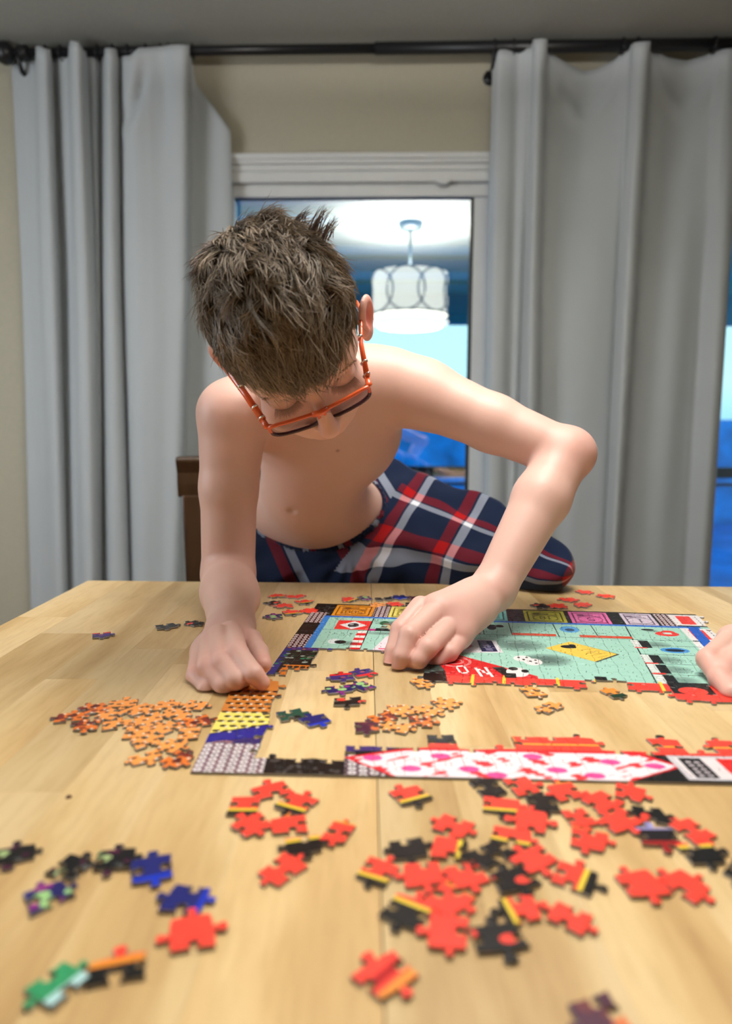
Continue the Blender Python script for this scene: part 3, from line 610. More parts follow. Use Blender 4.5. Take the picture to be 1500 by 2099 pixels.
o2d = T(650, 1240)[:2]; an = math.atan2(.892 - .945, .445 + .068) 
ax = np.array([math.cos(an), math.sin(an)]); bx = np.array([math.sin(an), -math.cos(an)])
def fr_up(q): a = q[0] * (1 - .20 * q[1]); return tuple(o2d + ax * a + bx * q[1])
cells = set()
for j in range(14):
    for i in range(25):
        a, b_ = (i + .5) * .0205, (j + .5) * .0225
        lim = .285 if a < .03 else .262 if a < .047 else .206 if a < .16 else .285 if a < .33 else .262 if a < .372 else .285 if a < .41 else .316
        if b_ < lim: cells.add((i, j))
for c in ((5, 4), (6, 5)): cells.discard(c)
board = empty('assembled_puzzle', 'large joined part of a mint green game board jigsaw with bordering banknotes', 'puzzle')
section(board, fr_up, .0205, .0225, cells, A, M_A, 1)
o2l = T(390, 1588)[:2]; an2 = math.atan2(-.013, .372); ax2 = np.array([math.cos(an2), math.sin(an2)]); bx2 = np.array([-math.sin(an2), math.cos(an2)])
fr_lo = lambda q: tuple(o2l + ax2 * (q[0] - .05 * q[1]) + bx2 * q[1])
cells = set()
for j in range(8):
    for i in range(24):
        a, b_ = (i + .5) * .0215, (j + .5) * .0225
        if a < .045 and b_ < .17: cells.add((i, j))
        elif j == 0: cells.add((i, j))
        elif j == 1 and a > .115: cells.add((i, j))
for c in ((8, 2), (11, 2), (12, 2), (13, 2), (16, 2), (18, 2), (21, 2)): cells.add(c)
strip = empty('assembled_puzzle', 'joined border strip of the jigsaw with a long pink and red pointed banner', 'puzzle')
section(strip, fr_lo, .0215, .0225, cells, B, M_B, -1)
# ---------------------------------------------------------------- loose pieces
LOOSE = {
 'dark trail, front left': ['30 1750 darkmix 20', '112 1822 indigo 40', '150 1790 darkmix 70', '232 1768 darkmix 10', '300 1778 blue 200', '382 1843 blue 80'],
 'left foreground': ['395 1912 red 15', '140 2008 green 60', '222 1992 blackcap 15'],
 'red group left of seam': ['563 1630 red 25', '512 1655 redband 0', '594 1650 redband -25', '530 1686 red 40', '590 1697 redthin 10', '672 1714 redthin 160', '622 1722 blackband 15', '592 1766 red 55'],
 'red group right of seam': ['842 1630 redband 25', '930 1696 red 60', '868 1744 black 10', '925 1752 redband 75', '790 1788 redband -25', '866 1798 red 5', '935 1800 red 20', '905 1840 redthin -40', '868 1862 blackband -30', '939 1886 red 80', '992 1905 blackred 10', '1058 1838 redband 280', '1160 1880 red 50'],
 'upper right red cluster': ['1035 1650 redband -8', '1012 1626 black 20', '1085 1624 red 15', '1064 1674 red 75', '1118 1652 black 0', '1160 1624 redthin 15', '1228 1640 red 30', '1285 1626 red 60', '1208 1676 red 10', '1052 1722 redband -20', '1032 1752 black 40', '1082 1772 red 30', '1142 1786 redband 60', '1052 1802 blackred 20', '1204 1716 redthin -20', '1268 1682 red 35', '1312 1680 blackred 80', '1345 1704 lilac 0', '1412 1716 red 20', '1446 1744 blackband 5', '1480 1766 black 40'],
 'right foreground': ['1322 1812 red 10', '1396 1815 red 35', '793 2000 redcross 40', '1240 2092 plum 20'],
 'left orange group': ['150 1468 orangedark 10', '188 1456 orangedark 40', '192 1484 orangedark 5', '228 1468 orange 70', '250 1486 orange 20', '264 1449 orange 10', '300 1452 orange 45', '340 1452 orange 0', '376 1449 orange 80', '316 1472 orange 30', '358 1470 orange 60', '288 1494 orange 15', '330 1492 orange 55', '378 1480 orangedark 25', '306 1516 orange 40', '345 1524 orange 70', '372 1510 orange 5', '318 1545 orange 35', '356 1552 orangedark 60'],
 'scatter below the hands': ['606 1468 teal 20', '636 1474 blue 30', '712 1438 blackred 5', '705 1388 redpurple 10', '742 1380 redpurple 30', '705 1412 indigo 15', '735 1408 indigo 40', '768 1484 plum 5', '795 1470 orangedark 30', '828 1462 orange 10', '860 1456 orange 50', '900 1446 orange 20', '812 1492 orange 70', '862 1474 orangedark 0', '866 1400 orange 25', '1090 1418 orange 10', '1125 1450 orange 40', '1256 1422 orangegreen 20'],
 'far left of table': ['208 1302 redpurple 15', '340 1284 black 30', '398 1278 blackred 60'],
 'row behind board, left': ['568 1222 redband 20', '606 1222 redthin 10', '558 1236 blackred 45', '584 1242 red 5', '622 1234 redband 30', '562 1264 indigo 10', '600 1256 redband 20', '632 1252 red 60', '718 1229 redband 50', '748 1226 indigo 15', '786 1228 black 10', '822 1224 blue 5', '846 1226 plum 30', '778 1240 orange 10', '810 1239 redthin 25', '838 1240 black 0'],
 'far right behind board': ['1198 1214 red 15', '1242 1222 redthin 30', '1166 1229 red 5', '1196 1240 red 50', '1108 1242 blackred 20', '1140 1242 redthin 40'],
}
WORD = {'red': 'plain red', 'redband': 'red, yellow and black', 'redthin': 'orange-edged red', 'blackband': 'yellow-lined black', 'black': 'all black', 'orange': 'orange dotted', 'orangedark': 'orange and brown dotted', 'blue': 'deep blue', 'indigo': 'indigo and black', 'darkmix': 'dark speckled', 'green': 'green and black', 'blackcap': 'red-capped black', 'redcross': 'red cross-barred', 'blackred': 'black and red', 'plum': 'plum and brown', 'redpurple': 'red and purple', 'orangegreen': 'orange and green', 'lilac': 'black and lilac', 'teal': 'dark teal'}
ORD = ['leftmost', 'second from left', 'third from left', 'fourth from left', 'fifth from left', 'sixth from left', 'seventh from left', 'eighth from left', 'ninth from left', 'tenth from left', 'eleventh from left', 'twelfth from left', 'thirteenth from left', 'fourteenth from left', 'fifteenth from left']
rows = []
for g, lst in LOOSE.items():
    for r in lst:
        x, y, kd, ro = r.split(); p = T(float(x), float(y), TZ + .002)[:2]; rows.append([g, float(x), kd, math.radians(float(ro)), p])
pos = np.array([r[4] for r in rows]); org = pos.copy()
for it in range(30):
    for i in range(len(pos)):
        d = pos - pos[i]; l = np.hypot(d[:, 0], d[:, 1]); 
        for j in np.where((l < .0235) & (l > 0))[0]:
            mv = d[j] / l[j] * (.0240 - l[j]) * .25; pos[j] += mv; pos[i] -= mv
    pos = pos * .97 + org * .03
for idx, (g, px, kd, ro, _) in enumerate(rows):
    rnd = random.Random(100 + idx * 7); s = .0104 * rnd.uniform(.92, 1.03); asp = rnd.choice((1, 1)) * rnd.uniform(.86, 1.18); base = [(-s, -s * .92), (s, -s * .92), (s, s * .92), (-s, s * .92)]; base = [(x * asp + rnd.uniform(-.0016, .0016), y / asp + rnd.uniform(-.0016, .0016)) for x, y in base]
    sides = [1, -1, 1, -1] if rnd.random() < .55 else rnd.choice(([1, 1, -1, -1], [1, 1, -1, 1], [-1, 1, -1, -1], [1, 1, 1, -1])); rnd.shuffle(sides) if rnd.random() < .4 else None
    if 'band' in kd and rnd.random() < .3: sides[2] = 0
    pl_ = []
    for k in range(4): pl_ += tab_edge(base[k], base[(k + 1) % 4], -sides[k], rnd)
    ti = KIND[kd]; x0, y0 = (ti % 8 + .5) * TS, (ti // 8 + .5) * TS
    sg = rnd.choice((1, -1)) if kd not in ('redband', 'blackband', 'blackcap', 'green') else 1
    uvf = lambda q: np.stack([(x0 + q[:, 0] * .98 * sg) / Tt.w, 1 - (y0 - q[:, 1] * .98 * sg) / Tt.h], 1)
    me = piece_mesh('puzzle_piece', pl_, None, uvf, M_T)
    same = sorted(r[1] for r in rows if r[0] == g and r[2] == kd)
    lab = WORD[kd] + ' jigsaw piece, ' + ('the only such' if len(same) == 1 else ORD[same.index(px)] + ' such') + ' in ' + g
    o = link('puzzle_piece', me, None, None, False, lab, 'puzzle piece', 'loose jigsaw pieces: ' + g)
    o.location = (pos[idx][0], pos[idx][1], TZ + .0003 + (.0006 * rnd.random())); o.rotation_euler = (rnd.uniform(-.012, .012), rnd.uniform(-.012, .012), ro)
# ---------------------------------------------------------------- smooth implicit bodies, meshed by sparse surface nets
def nrm(v): v = np.array(v, float); return v / np.linalg.norm(v)
class Cone:
    def __init__(s, a, b, ra, rb, k=.01, op='u', g=0): s.a, s.b, s.ra, s.rb, s.k, s.op = np.array(a, float), np.array(b, float), ra, rb, k, op
    def __call__(s, p):
        ab = s.b - s.a; h = np.clip((p - s.a) @ ab / (ab @ ab), 0, 1); return np.linalg.norm(p - s.a - h[:, None] * ab, axis=1) - (s.ra + (s.rb - s.ra) * h)
class Ell:
    """ellipsoid: centre, radii along the three rows of M"""
    def __init__(s, c, r, M=None, k=.01, op='u'): s.c, s.r, s.M, s.k, s.op = np.array(c, float), np.array(r, float), (np.eye(3) if M is None else np.array(M, float)), k, op
    def __call__(s, p):
        q = (p - s.c) @ s.M.T; k0 = np.linalg.norm(q / s.r, axis=1); k1 = np.linalg.norm(q / s.r ** 2, axis=1); return k0 * (k0 - 1) / (k1 + 1e-9)
class Grp:
    """own smooth union, joined as one"""
    def __init__(s, prims, k=.004, op='u'): s.p, s.k, s.op = prims, k, op
    def __call__(s, p): return fold(s.p, p)
class Half:
    def __init__(s, c, n, k=.004, op='s'): s.c, s.n, s.k, s.op = np.array(c, float), nrm(n), k, op
    def __call__(s, p): return -(p - s.c) @ s.n
def fold(prims, p, d=None):
    for q in prims:
        e = q(p)
        if d is None: d = e; continue
        if q.op == 'u': h = np.clip(.5 + .5 * (d - e) / q.k, 0, 1); d = d + (e - d) * h - q.k * h * (1 - h)
        else: h = np.clip(.5 - .5 * (d + e) / q.k, 0, 1); d = d + (-e - d) * h + q.k * h * (1 - h)
    return d
def surface(prims, lo, hi, vox, NB=22, post=None):
    lo = np.array(lo, float); nb = np.ceil((np.array(hi) - lo) / vox / NB).astype(int); S = nb * NB + 2
    B = np.stack(np.meshgrid(*[np.arange(n) for n in nb], indexing='ij'), -1).reshape(-1, 3); cen = lo + (B + .5) * NB * vox; hd = NB * vox * .87 + 2 * vox
    dc = np.stack([q(cen) for q in prims]); act = np.array([dc[i] < hd * 1.35 + 2 * q.k + .006 for i, q in enumerate(prims)])
    isu = np.array([q.op == 'u' for q in prims]); um = np.where(isu[:, None], dc, 1e9).min(0); sb = (act & ~isu[:, None]).any(0)
    todo = np.where((act & isu[:, None]).any(0) & ((um > -hd * 1.5) | sb))[0]
    g = np.stack(np.meshgrid(*[np.arange(NB + 1)] * 3, indexing='ij'), -1).reshape(-1, 3); n1 = NB + 1
    Vk, Vp, Q = [], [], []
    lin = lambda c: (c[..., 0] * S[1] + c[..., 1]) * S[2] + c[..., 2]
    def field(pts, pr):
        d = fold(pr, pts); return post(pts, d) if post else d
    for bi in todo:
        pr = [q for i, q in enumerate(prims) if act[i, bi]]; base = B[bi] * NB
        f = field(lo + (base + g) * vox, pr)
        if f.min() > 0 or f.max() < 0: continue
        F = f.reshape(n1, n1, n1); sg = F < 0
        c8 = [sg[a:a + NB, b:b + NB, c:c + NB] for a in (0, 1) for b in (0, 1) for c in (0, 1)]; cnt = sum(c.astype(np.int8) for c in c8)
        idx = np.argwhere((cnt > 0) & (cnt < 8))
        if len(idx):
            acc = np.zeros((len(idx), 3)); w = np.zeros(len(idx))
            for axx in range(3):
                for u in (0, 1):
                    for v in (0, 1):
                        o0 = [0, 0, 0]; ot = [k for k in range(3) if k != axx]; o0[ot[0]], o0[ot[1]] = u, v; o1 = list(o0); o1[axx] = 1
                        i0, i1 = idx + o0, idx + o1; f0, f1 = F[tuple(i0.T)], F[tuple(i1.T)]; cr = (f0 < 0) != (f1 < 0)
                        t = np.where(cr, f0 / np.where(cr, f0 - f1, 1), 0); pt = np.array(o0)[None] + t[:, None] * (np.array(o1) - np.array(o0)); acc[cr] += pt[cr]; w += cr
            Vk.append(lin(base + idx)); Vp.append(lo + (base + idx + acc / w[:, None]) * vox)
        for axx in range(3):
            ot = [k for k in range(3) if k != axx]; sl0 = [slice(0, NB)] * 3; sl1 = [slice(0, NB)] * 3; sl1[axx] = slice(1, NB + 1)
            a_, b_ = sg[tuple(sl0)], sg[tuple(sl1)]; e = np.argwhere(a_ != b_)
            if not len(e): continue
            flip = a_[tuple(e.T)]; e = e + base; u = np.zeros(3, int); v = np.zeros(3, int); u[ot[0]] = 1; v[ot[1]] = 1
            q = np.stack([lin(e), lin(e - u), lin(e - u - v), lin(e - v)], 1)
            if axx == 1: flip = ~flip
            q[~flip] = q[~flip][:, ::-1]; Q.append(q)
    Vk = np.concatenate(Vk); Vp = np.concatenate(Vp); Q = np.concatenate(Q); o = np.argsort(Vk); Vk, Vp = Vk[o], Vp[o]
    ii = np.searchsorted(Vk, Q); ii = np.minimum(ii, len(Vk) - 1); ok = (Vk[ii] == Q).all(1); return Vp, ii[ok]
def big_mesh(name, V, Q):
    me = bpy.data.meshes.new(name); me.vertices.add(len(V)); me.vertices.foreach_set('co', V.astype(np.float32).ravel())
    n = Q.shape[1]; me.loops.add(Q.size); me.loops.foreach_set('vertex_index', Q.astype(np.int32).ravel()); me.polygons.add(len(Q))
    me.polygons.foreach_set('loop_start', np.arange(0, Q.size, n, dtype=np.int32)); me.update(calc_edges=True); return me
def vcol(me, C):
    a = me.color_attributes.new('tint', 'FLOAT_COLOR', 'POINT'); a.data.foreach_set('color', np.concatenate([C, np.ones((len(C), 1))], 1).astype(np.float32).ravel())
def frame(z, y):   # rows x, y, z ; z kept, y made square
    z = nrm(z); x = nrm(np.cross(y, z)); return np.array([x, np.cross(z, x), z])
# ---------------------------------------------------------------- head frame
HR = math.radians(17.0); a_, b_ = .92, .39
HF = nrm((a_ * math.sin(HR), -b_, -a_ * math.cos(HR))); HL = np.array([math.cos(HR), 0, math.sin(HR)]); HU = nrm(np.cross(HF, HL))
if HU[1] > 0: HU = -HU
_y = math.radians(6); HF, HL = HF * math.cos(_y) + HL * math.sin(_y), HL * math.cos(_y) - HF * math.sin(_y)
HO = P(602, 700, .735); HM = np.array([HL, HF, HU])
def H(x, y, z): return HO + HL * x + HF * y + HU * z
def HE(c, r, k=.01, op='u', rot=None):
    M = HM if rot is None else np.array(rot) @ HM
    return Ell(H(*c), r, M, k, op)
def rotz(a): c, s = math.cos(a), math.sin(a); return [[c, s, 0], [-s, c, 0], [0, 0, 1]]
def rotx(a): c, s = math.cos(a), math.sin(a); return [[1, 0, 0], [0, c, s], [0, -s, c]]
SK = ((-.002, -.010, .042), (.0715, .087, .079))     # cranium
# ---------------------------------------------------------------- body joints (photo position, depth)
S1 = P(478, 850, .915); E1 = P(468, 1178, .915); W1 = P(474, 1284, .742)
S2 = P(866, 808, .955); S2b = P(900, 820, .945); E2 = P(1158, 930, .885); W2 = P(1010, 1208, .795)
NB_ = P(640, 770, .955); CH = P(672, 880, 1.03); BE = P(636, 1008, 1.10); PE = P(690, 1075, 1.21)
spine = nrm(NB_ - PE); lat = nrm(P(830, 860, 1.0) - P(500, 905, 1.0)); TM = frame(spine, np.cross(spine, lat)); 
if TM[0] @ lat < 0: TM[0] *= -1
hl = nrm(P(818, 938, 1.2) - P(530, 1084, 1.17)); 
print('joint lengths: upper arms %.3f %.3f forearms %.3f %.3f spine %.3f' % (np.linalg.norm(S1 - E1), np.linalg.norm(S2 - E2), np.linalg.norm(E1 - W1), np.linalg.norm(E2 - W2), np.linalg.norm(NB_ - PE)))
body = [
    Ell(CH, (.112, .080, .125), TM, .03), Ell(BE, (.080, .066, .105), TM, .03), Ell(P(680, 1050, 1.18), (.092, .070, .08), TM, .04), Ell(P(618, 1040, 1.18), (.090, .060, .085), TM, .03),
    Ell(P(655, 835, .985), (.120, .058, .075), TM, .03),
    Cone(P(560, 800, .955), S1, .045, .045, .03), Cone(P(770, 790, .965), S2, .048, .044, .03),
    Cone(P(648, 765, .93), P(566, 808, .94), .036, .032, .03), Cone(P(655, 762, .94), P(800, 775, .955), .036, .036, .03),
    Cone(P(645, 790, .955), H(-.002, -.035, -.02), .046, .044, .025),
    # the boy's right arm (left in the photo)
    Cone(S1, P(469, 1000, .915), .0465, .0375, .011), Cone(P(469, 1000, .915), E1, .0375, .0355, .012),
    Cone(E1, E1 * .62 + W1 * .38, .0350, .0345, .010), Cone(E1 * .62 + W1 * .38, W1, .0345, .0250, .012),
    Ell(P(478, 1228, .845), (.034, .046, .030), None, .004), Cone(P(412, 1200, .880), P(470, 1186, .876), .003, .004, .005, 's'), Cone(P(470, 1186, .876), P(524, 1204, .880), .004, .003, .005, 's'),
    # his left arm
    Cone(S2, P(1010, 868, .92), .0455, .0375, .02), Cone(P(1010, 868, .92), E2, .0375, .0320, .012), Ell(E2 + (.008, .006, .0), (.033, .033, .032), None, .012),
    Cone(E2, E2 * .65 + W2 * .35, .0330, .0345, .012), Cone(E2 * .65 + W2 * .35, W2, .0345, .0250, .012),
    Ell(P(596, 1049, 1.035), (.006, .006, .003), None, .006, 's'),
    Ell(P(560, 905, .96), (.03, .012, .01), TM, .02),
]
# ---- head
head = [
    HE((0, .030, -.025), (.052, .055, .052), .02), HE(*SK, .02), HE((0, .068, -.060), (.023, .022, .019), .02), HE((0, .041, .032), (.058, .036, .045), .015),
    HE((0, .079, -.036), (.034, .018, .021), .012),                                             # muzzle
    HE((0, .0655, .038), (.044, .010, .008), .012),                                               # brow
    HE((-.031, .082, .013), (.019, .013, .013), .008, 's'), HE((.031, .082, .013), (.019, .013, .013), .008, 's'),   # sockets
    HE((-.031, .0605, .015), (.0150, .0140, .0125), .003), HE((.031, .0605, .015), (.0150, .0140, .0125), .003),      # closed lids
    HE((-.036, .060, -.018), (.024, .023, .024), .015), HE((.036, .060, -.018), (.024, .023, .024), .015),            # cheeks
    Grp([Cone(H(0, .078, .020), H(0, .101, -.012), .0065, .0092, .004), HE((0, .101, -.016), (.0110, .0100, .0085), .006), HE((-.009, .090, -.018), (.0065, .008, .006), .004), HE((.009, .090, -.018), (.0065, .008, .006), .004)], .008),
    HE((-.005, .096, -.026), (.003, .004, .003), .002, 's'), HE((.005, .096, -.026), (.003, .004, .003), .002, 's'),
    HE((0, .0935, -.0375), (.019, .0060, .0040), .004), HE((0, .0915, -.0465), (.016, .0060, .0045), .004), HE((0, .098, -.0420), (.019, .006, .0010), .002, 's'),
]
for s in (-1, 1):   # ears
    c = np.array((.0800 * s, .006, .001) if s > 0 else (-.0755, -.009, .001)); al = .62; R = rotz(al * s); n_ = np.array((math.cos(al) * s, math.sin(al), 0)); pd = np.array((-math.sin(al) * s, math.cos(al), 0))
    head += [Grp([HE(c, (.0060, .019, .030), .003, 'u', R), HE(c + n_ * .0078 + (0, 0, .003), (.0075, .0125, .022), .002, 's', R), HE(c + pd * .012 + (0, 0, -.006), (.005, .006, .010), .004, 'u', R), HE(c + pd * .004 + (0, 0, -.026), (.0055, .009, .009), .004, 'u', R)], .004)]
# ---- hands
def finger(pts, rr, k=.003, kk=.0013):
    g = [Cone(pts[0], pts[1], rr[0], rr[1], k)]
    for i in range(1, len(pts) - 1): g.append(Cone(pts[i], pts[i + 1], rr[i], rr[i + 1], k))
    return Grp(g, kk)
hand1 = [   # right hand resting on its edge, index finger and thumb pinching
    Cone(W1, P(470, 1322, .690), .0245, .022, .012), Cone(P(462, 1292, .722), P(434, 1338, .680), .020, .019, .012), Cone(P(490, 1300, .715), P(505, 1325, .70), .015, .012, .010),
    Cone(P(432, 1340, .680), P(430, 1395, .640), .020, .014, .010),
    finger([P(414, 1334, .675), P(403, 1385, .640), P(424, 1411, .617), P(455, 1412, .622)], (.0115, .0098, .0088, .007)),     # little finger
    finger([P(432, 1316, .672), P(424, 1368, .628), P(460, 1405, .610), P(488, 1398, .625)], (.0115, .0098, .0092, .0075)),   # ring
    finger([P(448, 1302, .675), P(455, 1358, .624), P(483, 1393, .607), P(500, 1392, .620)], (.0115, .0100, .0095, .0078)),   # middle
    finger([P(473, 1296, .688), P(487, 1340, .630), P(520, 1382, .606), P(537, 1399, .607)], (.0120, .0103, .0090, .0074)),   # index
    finger([P(489, 1302, .715), P(515, 1312, .690), P(530, 1338, .665), P(540, 1362, .642)], (.0130, .0105, .0098, .0082), .004, .004),   # thumb
]
hand2 = [   # left hand, fingers hanging down on to the board
    Cone(W2, P(935, 1262, .748), .0250, .023, .012), Cone(P(965, 1225, .775), P(895, 1250, .742), .0215, .019, .012), Cone(P(985, 1250, .765), P(930, 1300, .728), .0185, .016, .012),
    Cone(P(905, 1262, .740), P(935, 1300, .728), .0190, .0165, .012),
    finger([P(862, 1243, .745), P(820, 1290, .715), P(806, 1335, .700), P(799, 1360, .692)], (.0120, .0100, .0088, .0070)),   # index, far side
    finger([P(888, 1258, .728), P(838, 1302, .688), P(823, 1345, .676), P(817, 1366, .674)], (.0125, .0105, .0092, .0075)),   # middle
    finger([P(918, 1285, .722), P(876, 1328, .678), P(858, 1352, .672), P(848, 1358, .677)], (.0120, .0105, .0092, .0078)),   # ring
    finger([P(948, 1302, .728), P(920, 1338, .696), P(893, 1357, .690), P(876, 1358, .694)], (.0110, .0095, .0082, .0070)),   # little
    finger([P(900, 1270, .765), P(868, 1318, .745), P(848, 1342, .722), P(838, 1356, .706)], (.0125, .0105, .0095, .0078), .004, .004),   # thumb beneath
]
allp = body + head + hand1 + hand2
bv, bq = surface(allp, (-.32, .52, .735), (.42, 1.34, 1.32), .0019)
M_skin = mat('skin', (.8, .5, .4), .46, 0, .4)
nt, b = nodes(M_skin); at = nt.nodes.new('ShaderNodeAttribute'); at.attribute_name = 'tint'; nt.links.new(at.outputs['Color'], b.inputs['Base Color'])
b.inputs['Subsurface Weight'].default_value = .18; b.inputs['Subsurface Radius'].default_value = (1, .35, .2); b.inputs['Subsurface Scale'].default_value = .006
ns = nt.nodes.new('ShaderNodeTexNoise'); ns.inputs['Scale'].default_value = 900; tc = nt.nodes.new('ShaderNodeTexCoord'); nt.links.new(tc.outputs['Object'], ns.inputs[0])
bp = nt.nodes.new('ShaderNodeBump'); bp.inputs['Strength'].default_value = .12; bp.inputs['Distance'].default_value = .0004; nt.links.new(ns.outputs[0], bp.inputs['Height']); nt.links.new(bp.outputs[0], b.inputs['Normal'])
SKIN = np.array((.70, .45, .378)); PINK = np.array((.74, .35, .30))
def tintat(V, spots, C):
    for c, r, a, col in spots: w = np.exp(-np.sum((V - c) ** 2, 1) / r ** 2)[:, None] * a; C = C * (1 - w) + np.array(col) * w
    return C
def rest(V): k = (V[:, 1] < 1.045) & (V[:, 2] < TZ + .0028) & (V[:, 2] > TZ - .045); V[k, 2] = TZ + .0028 - .0004 * np.clip((TZ + .0028 - V[k, 2]) / .02, 0, 1); return V
bv = rest(bv)
C = np.tile(SKIN, (len(bv), 1))
spots = [(E2 + (.01, 0, 0), .045, .65, PINK), (E1, .05, .35, PINK), (S1, .07, .15, PINK), (P(1015, 1212, .775), .02, .35, PINK)]
for s in (-1, 1): spots += [(H(.082 * s, .004, 0), .024, 1.0, (.74, .20, .15))]
spots += [(H(0, .088, -.042), .013, .75, (.66, .22, .18)), (H(0, .10, -.015), .014, .4, PINK), (H(-.036, .07, -.015), .022, .35, PINK), (H(.036, .07, -.015), .022, .35, PINK)]
for hnd in (hand1, hand2):
    for q in hnd:
        if isinstance(q, Grp):
            spots += [(q.p[1].a, .013, .45, PINK), (q.p[-1].b, .012, .6, (.76, .30, .24)), (q.p[-1].a, .010, .3, PINK)]
        else: spots += [(q.b, .03, .2, PINK)]
spots += [(P(596, 1049, 1.03), .010, .5, (.42, .22, .15)), (P(692, 924, .95), .0025, .8, (.25, .12, .08)), (P(775, 995, 1.02), .004, .5, (.4, .2, .14))]
C = tintat(bv, spots, C)
me = big_mesh('person', bv, bq); vcol(me, C)
person = link('person', me, M_skin, None, True, 'shirtless child in orange glasses and plaid trousers leaning over the table doing the jigsaw', 'person')
print('body verts', len(bv))
# ---------------------------------------------------------------- plaid trousers
HIPL = P(792, 1046, 1.225); KN = P(1118, 1158, 1.052); HIPR = P(600, 1125, 1.21); KR = np.array((HIPR[0] - .01, 1.26, .53)); ANL = np.array((.20, 1.40, .53)); ANR = np.array((HIPR[0] - .01, 1.46, .51))
wn = nrm(np.cross(hl, np.cross(spine, hl))); wc = P(672, 1062, 1.17)
if wn @ spine < 0: wn = -wn
pants = [Ell(P(700, 1072, 1.19), (.118, .088, .10), TM, .03), Ell(P(560, 1140, 1.185), (.075, .075, .075), None, .03), Ell(P(780, 1045, 1.21), (.085, .085, .09), TM, .03), Cone(HIPL, HIPL * .45 + KN * .55, .082, .074, .03), Cone(HIPL * .45 + KN * .55, KN, .074, .041, .02),
         Ell(P(725, 1170, 1.16), (.10, .06, .06), None, .03), Cone(P(740, 1150, 1.17), P(1010, 1200, 1.12), .062, .045, .03), Cone(HIPR, KR, .085, .062, .03), Cone(KN, ANL, .041, .045, .012), Cone(KR, ANR, .055, .042, .02)]
rsf = np.random.RandomState(3); fd = [(nrm(rsf.normal(size=3)), rsf.uniform(60, 150), rsf.uniform(0, 6)) for _ in range(5)]
def folds(p, d):
    near = np.abs(d) < .02
    if near.any():
        q = p[near]; v = sum(np.sin(q @ n_ * f_ + ph_ + 1.5 * np.sin(q[:, 0] * 25)) for n_, f_, ph_ in fd) * .0009
        # crotch and hip creases running out from the crotch
        c0 = P(715, 1135, 1.12); r = q - c0; an_ = np.arctan2(r[:, 2], r[:, 0]); rr_ = np.linalg.norm(r, axis=1)
        v = v + .0032 * np.sin(an_ * 11 + 1.0) * np.exp(-(rr_ / .11) ** 2) * (1 - np.exp(-(rr_ / .05) ** 2))
        d = d.copy(); d[near] += v
    return d
pv, pq = surface(pants + [Half(wc, wn, .003), Ell(BE + TM[2] * .02, (.080, .062, .115), TM, .004, 's')], (-.22, 1.0, .42), (.45, 1.56, 1.02), .0032, post=folds)
M_pl = mat('plaid_flannel', (.02, .03, .07), .9, 0, .1, Sheen_Weight=.2)
nt, b = nodes(M_pl); L = nt.links.new; tc = nt.nodes.new('ShaderNodeUVMap'); tc.uv_map = 'uv'; sx = nt.nodes.new('ShaderNodeSeparateXYZ'); L(tc.outputs[0], sx.inputs[0])
outs = []
for k in (0, 1):
    dv = nt.nodes.new('ShaderNodeMath'); dv.operation = 'MULTIPLY'; dv.inputs[1].default_value = 1 / .100; fr = nt.nodes.new('ShaderNodeMath'); fr.operation = 'FRACT'
    L(sx.outputs[k], dv.inputs[0]); L(dv.outputs[0], fr.inputs[0]); rp = nt.nodes.new('ShaderNodeValToRGB'); rp.color_ramp.interpolation = 'CONSTANT'; L(fr.outputs[0], rp.inputs[0])
    els = rp.color_ramp.elements; els[0].position = 0; els[0].color = (.085, .125, .215, 1); els[1].position = .50; els[1].color = (.62, .075, .085, 1)
    for p_, c_ in ((.68, (.085, .125, .215, 1)), (.72, (.84, .86, .90, 1)), (.86, (.085, .125, .215, 1))): e = els.new(p_); e.color = c_
    outs.append(rp.outputs[0])
mx = nt.nodes.new('ShaderNodeMix'); mx.data_type = 'RGBA'; mx.inputs[0].default_value = .5; L(outs[0], mx.inputs[6]); L(outs[1], mx.inputs[7]); gm = nt.nodes.new('ShaderNodeGamma'); gm.inputs[1].default_value = 2.05; L(mx.outputs[2], gm.inputs[0]); L(gm.outputs[0], b.inputs['Base Color'])
pv = rest(pv); me = big_mesh('pajama_trousers', pv, pq)
def seguv(p, a, b_, ref, off):
    ab = b_ - a; l = np.linalg.norm(ab); t = ab / l; x = nrm(ref - (ref @ t) * t); y = np.cross(t, x); q = p - a
    return np.stack([q @ t + off[0], np.arctan2(q @ y, q @ x) * .078 + off[1]], 1)
fc = pv[pq].mean(1)
dl = np.min([Cone(HIPL, KN, .08, .05)(fc)], 0); dr = Cone(HIPR, KR, .085, .06)(fc); ds = Cone(KN, ANL, .045, .045)(fc) + .02
n_ = nrm(nrm(KN - HIPL) + (.15, 0, -.25)); th = (fc - P(758, 1085, 1.15)) @ n_ > 0
lab = np.where(th, np.where(dl < ds, 0, 2), np.where(fc[:, 2] < .68, 1, 3))
uvs = [seguv(pv, HIPL, KN, np.array((0, -1, .25)), (.005, .012)), seguv(pv, HIPR, KR, np.array((0, -1, 0.)), (.05, .02)), seguv(pv, KN, ANL, np.array((0, 0, 1.)), (.03, .02)), np.stack([(pv - wc) @ hl + .062, (pv - wc) @ wn + .115], 1)]
U = np.stack(uvs)[lab[:, None], pq]      # per corner
uv = me.uv_layers.new(name='uv'); uv.data.foreach_set('uv', U.astype(np.float32).ravel())
trou = link('pajama_trousers', me, M_pl, person, True, 'navy trousers with red and white plaid')
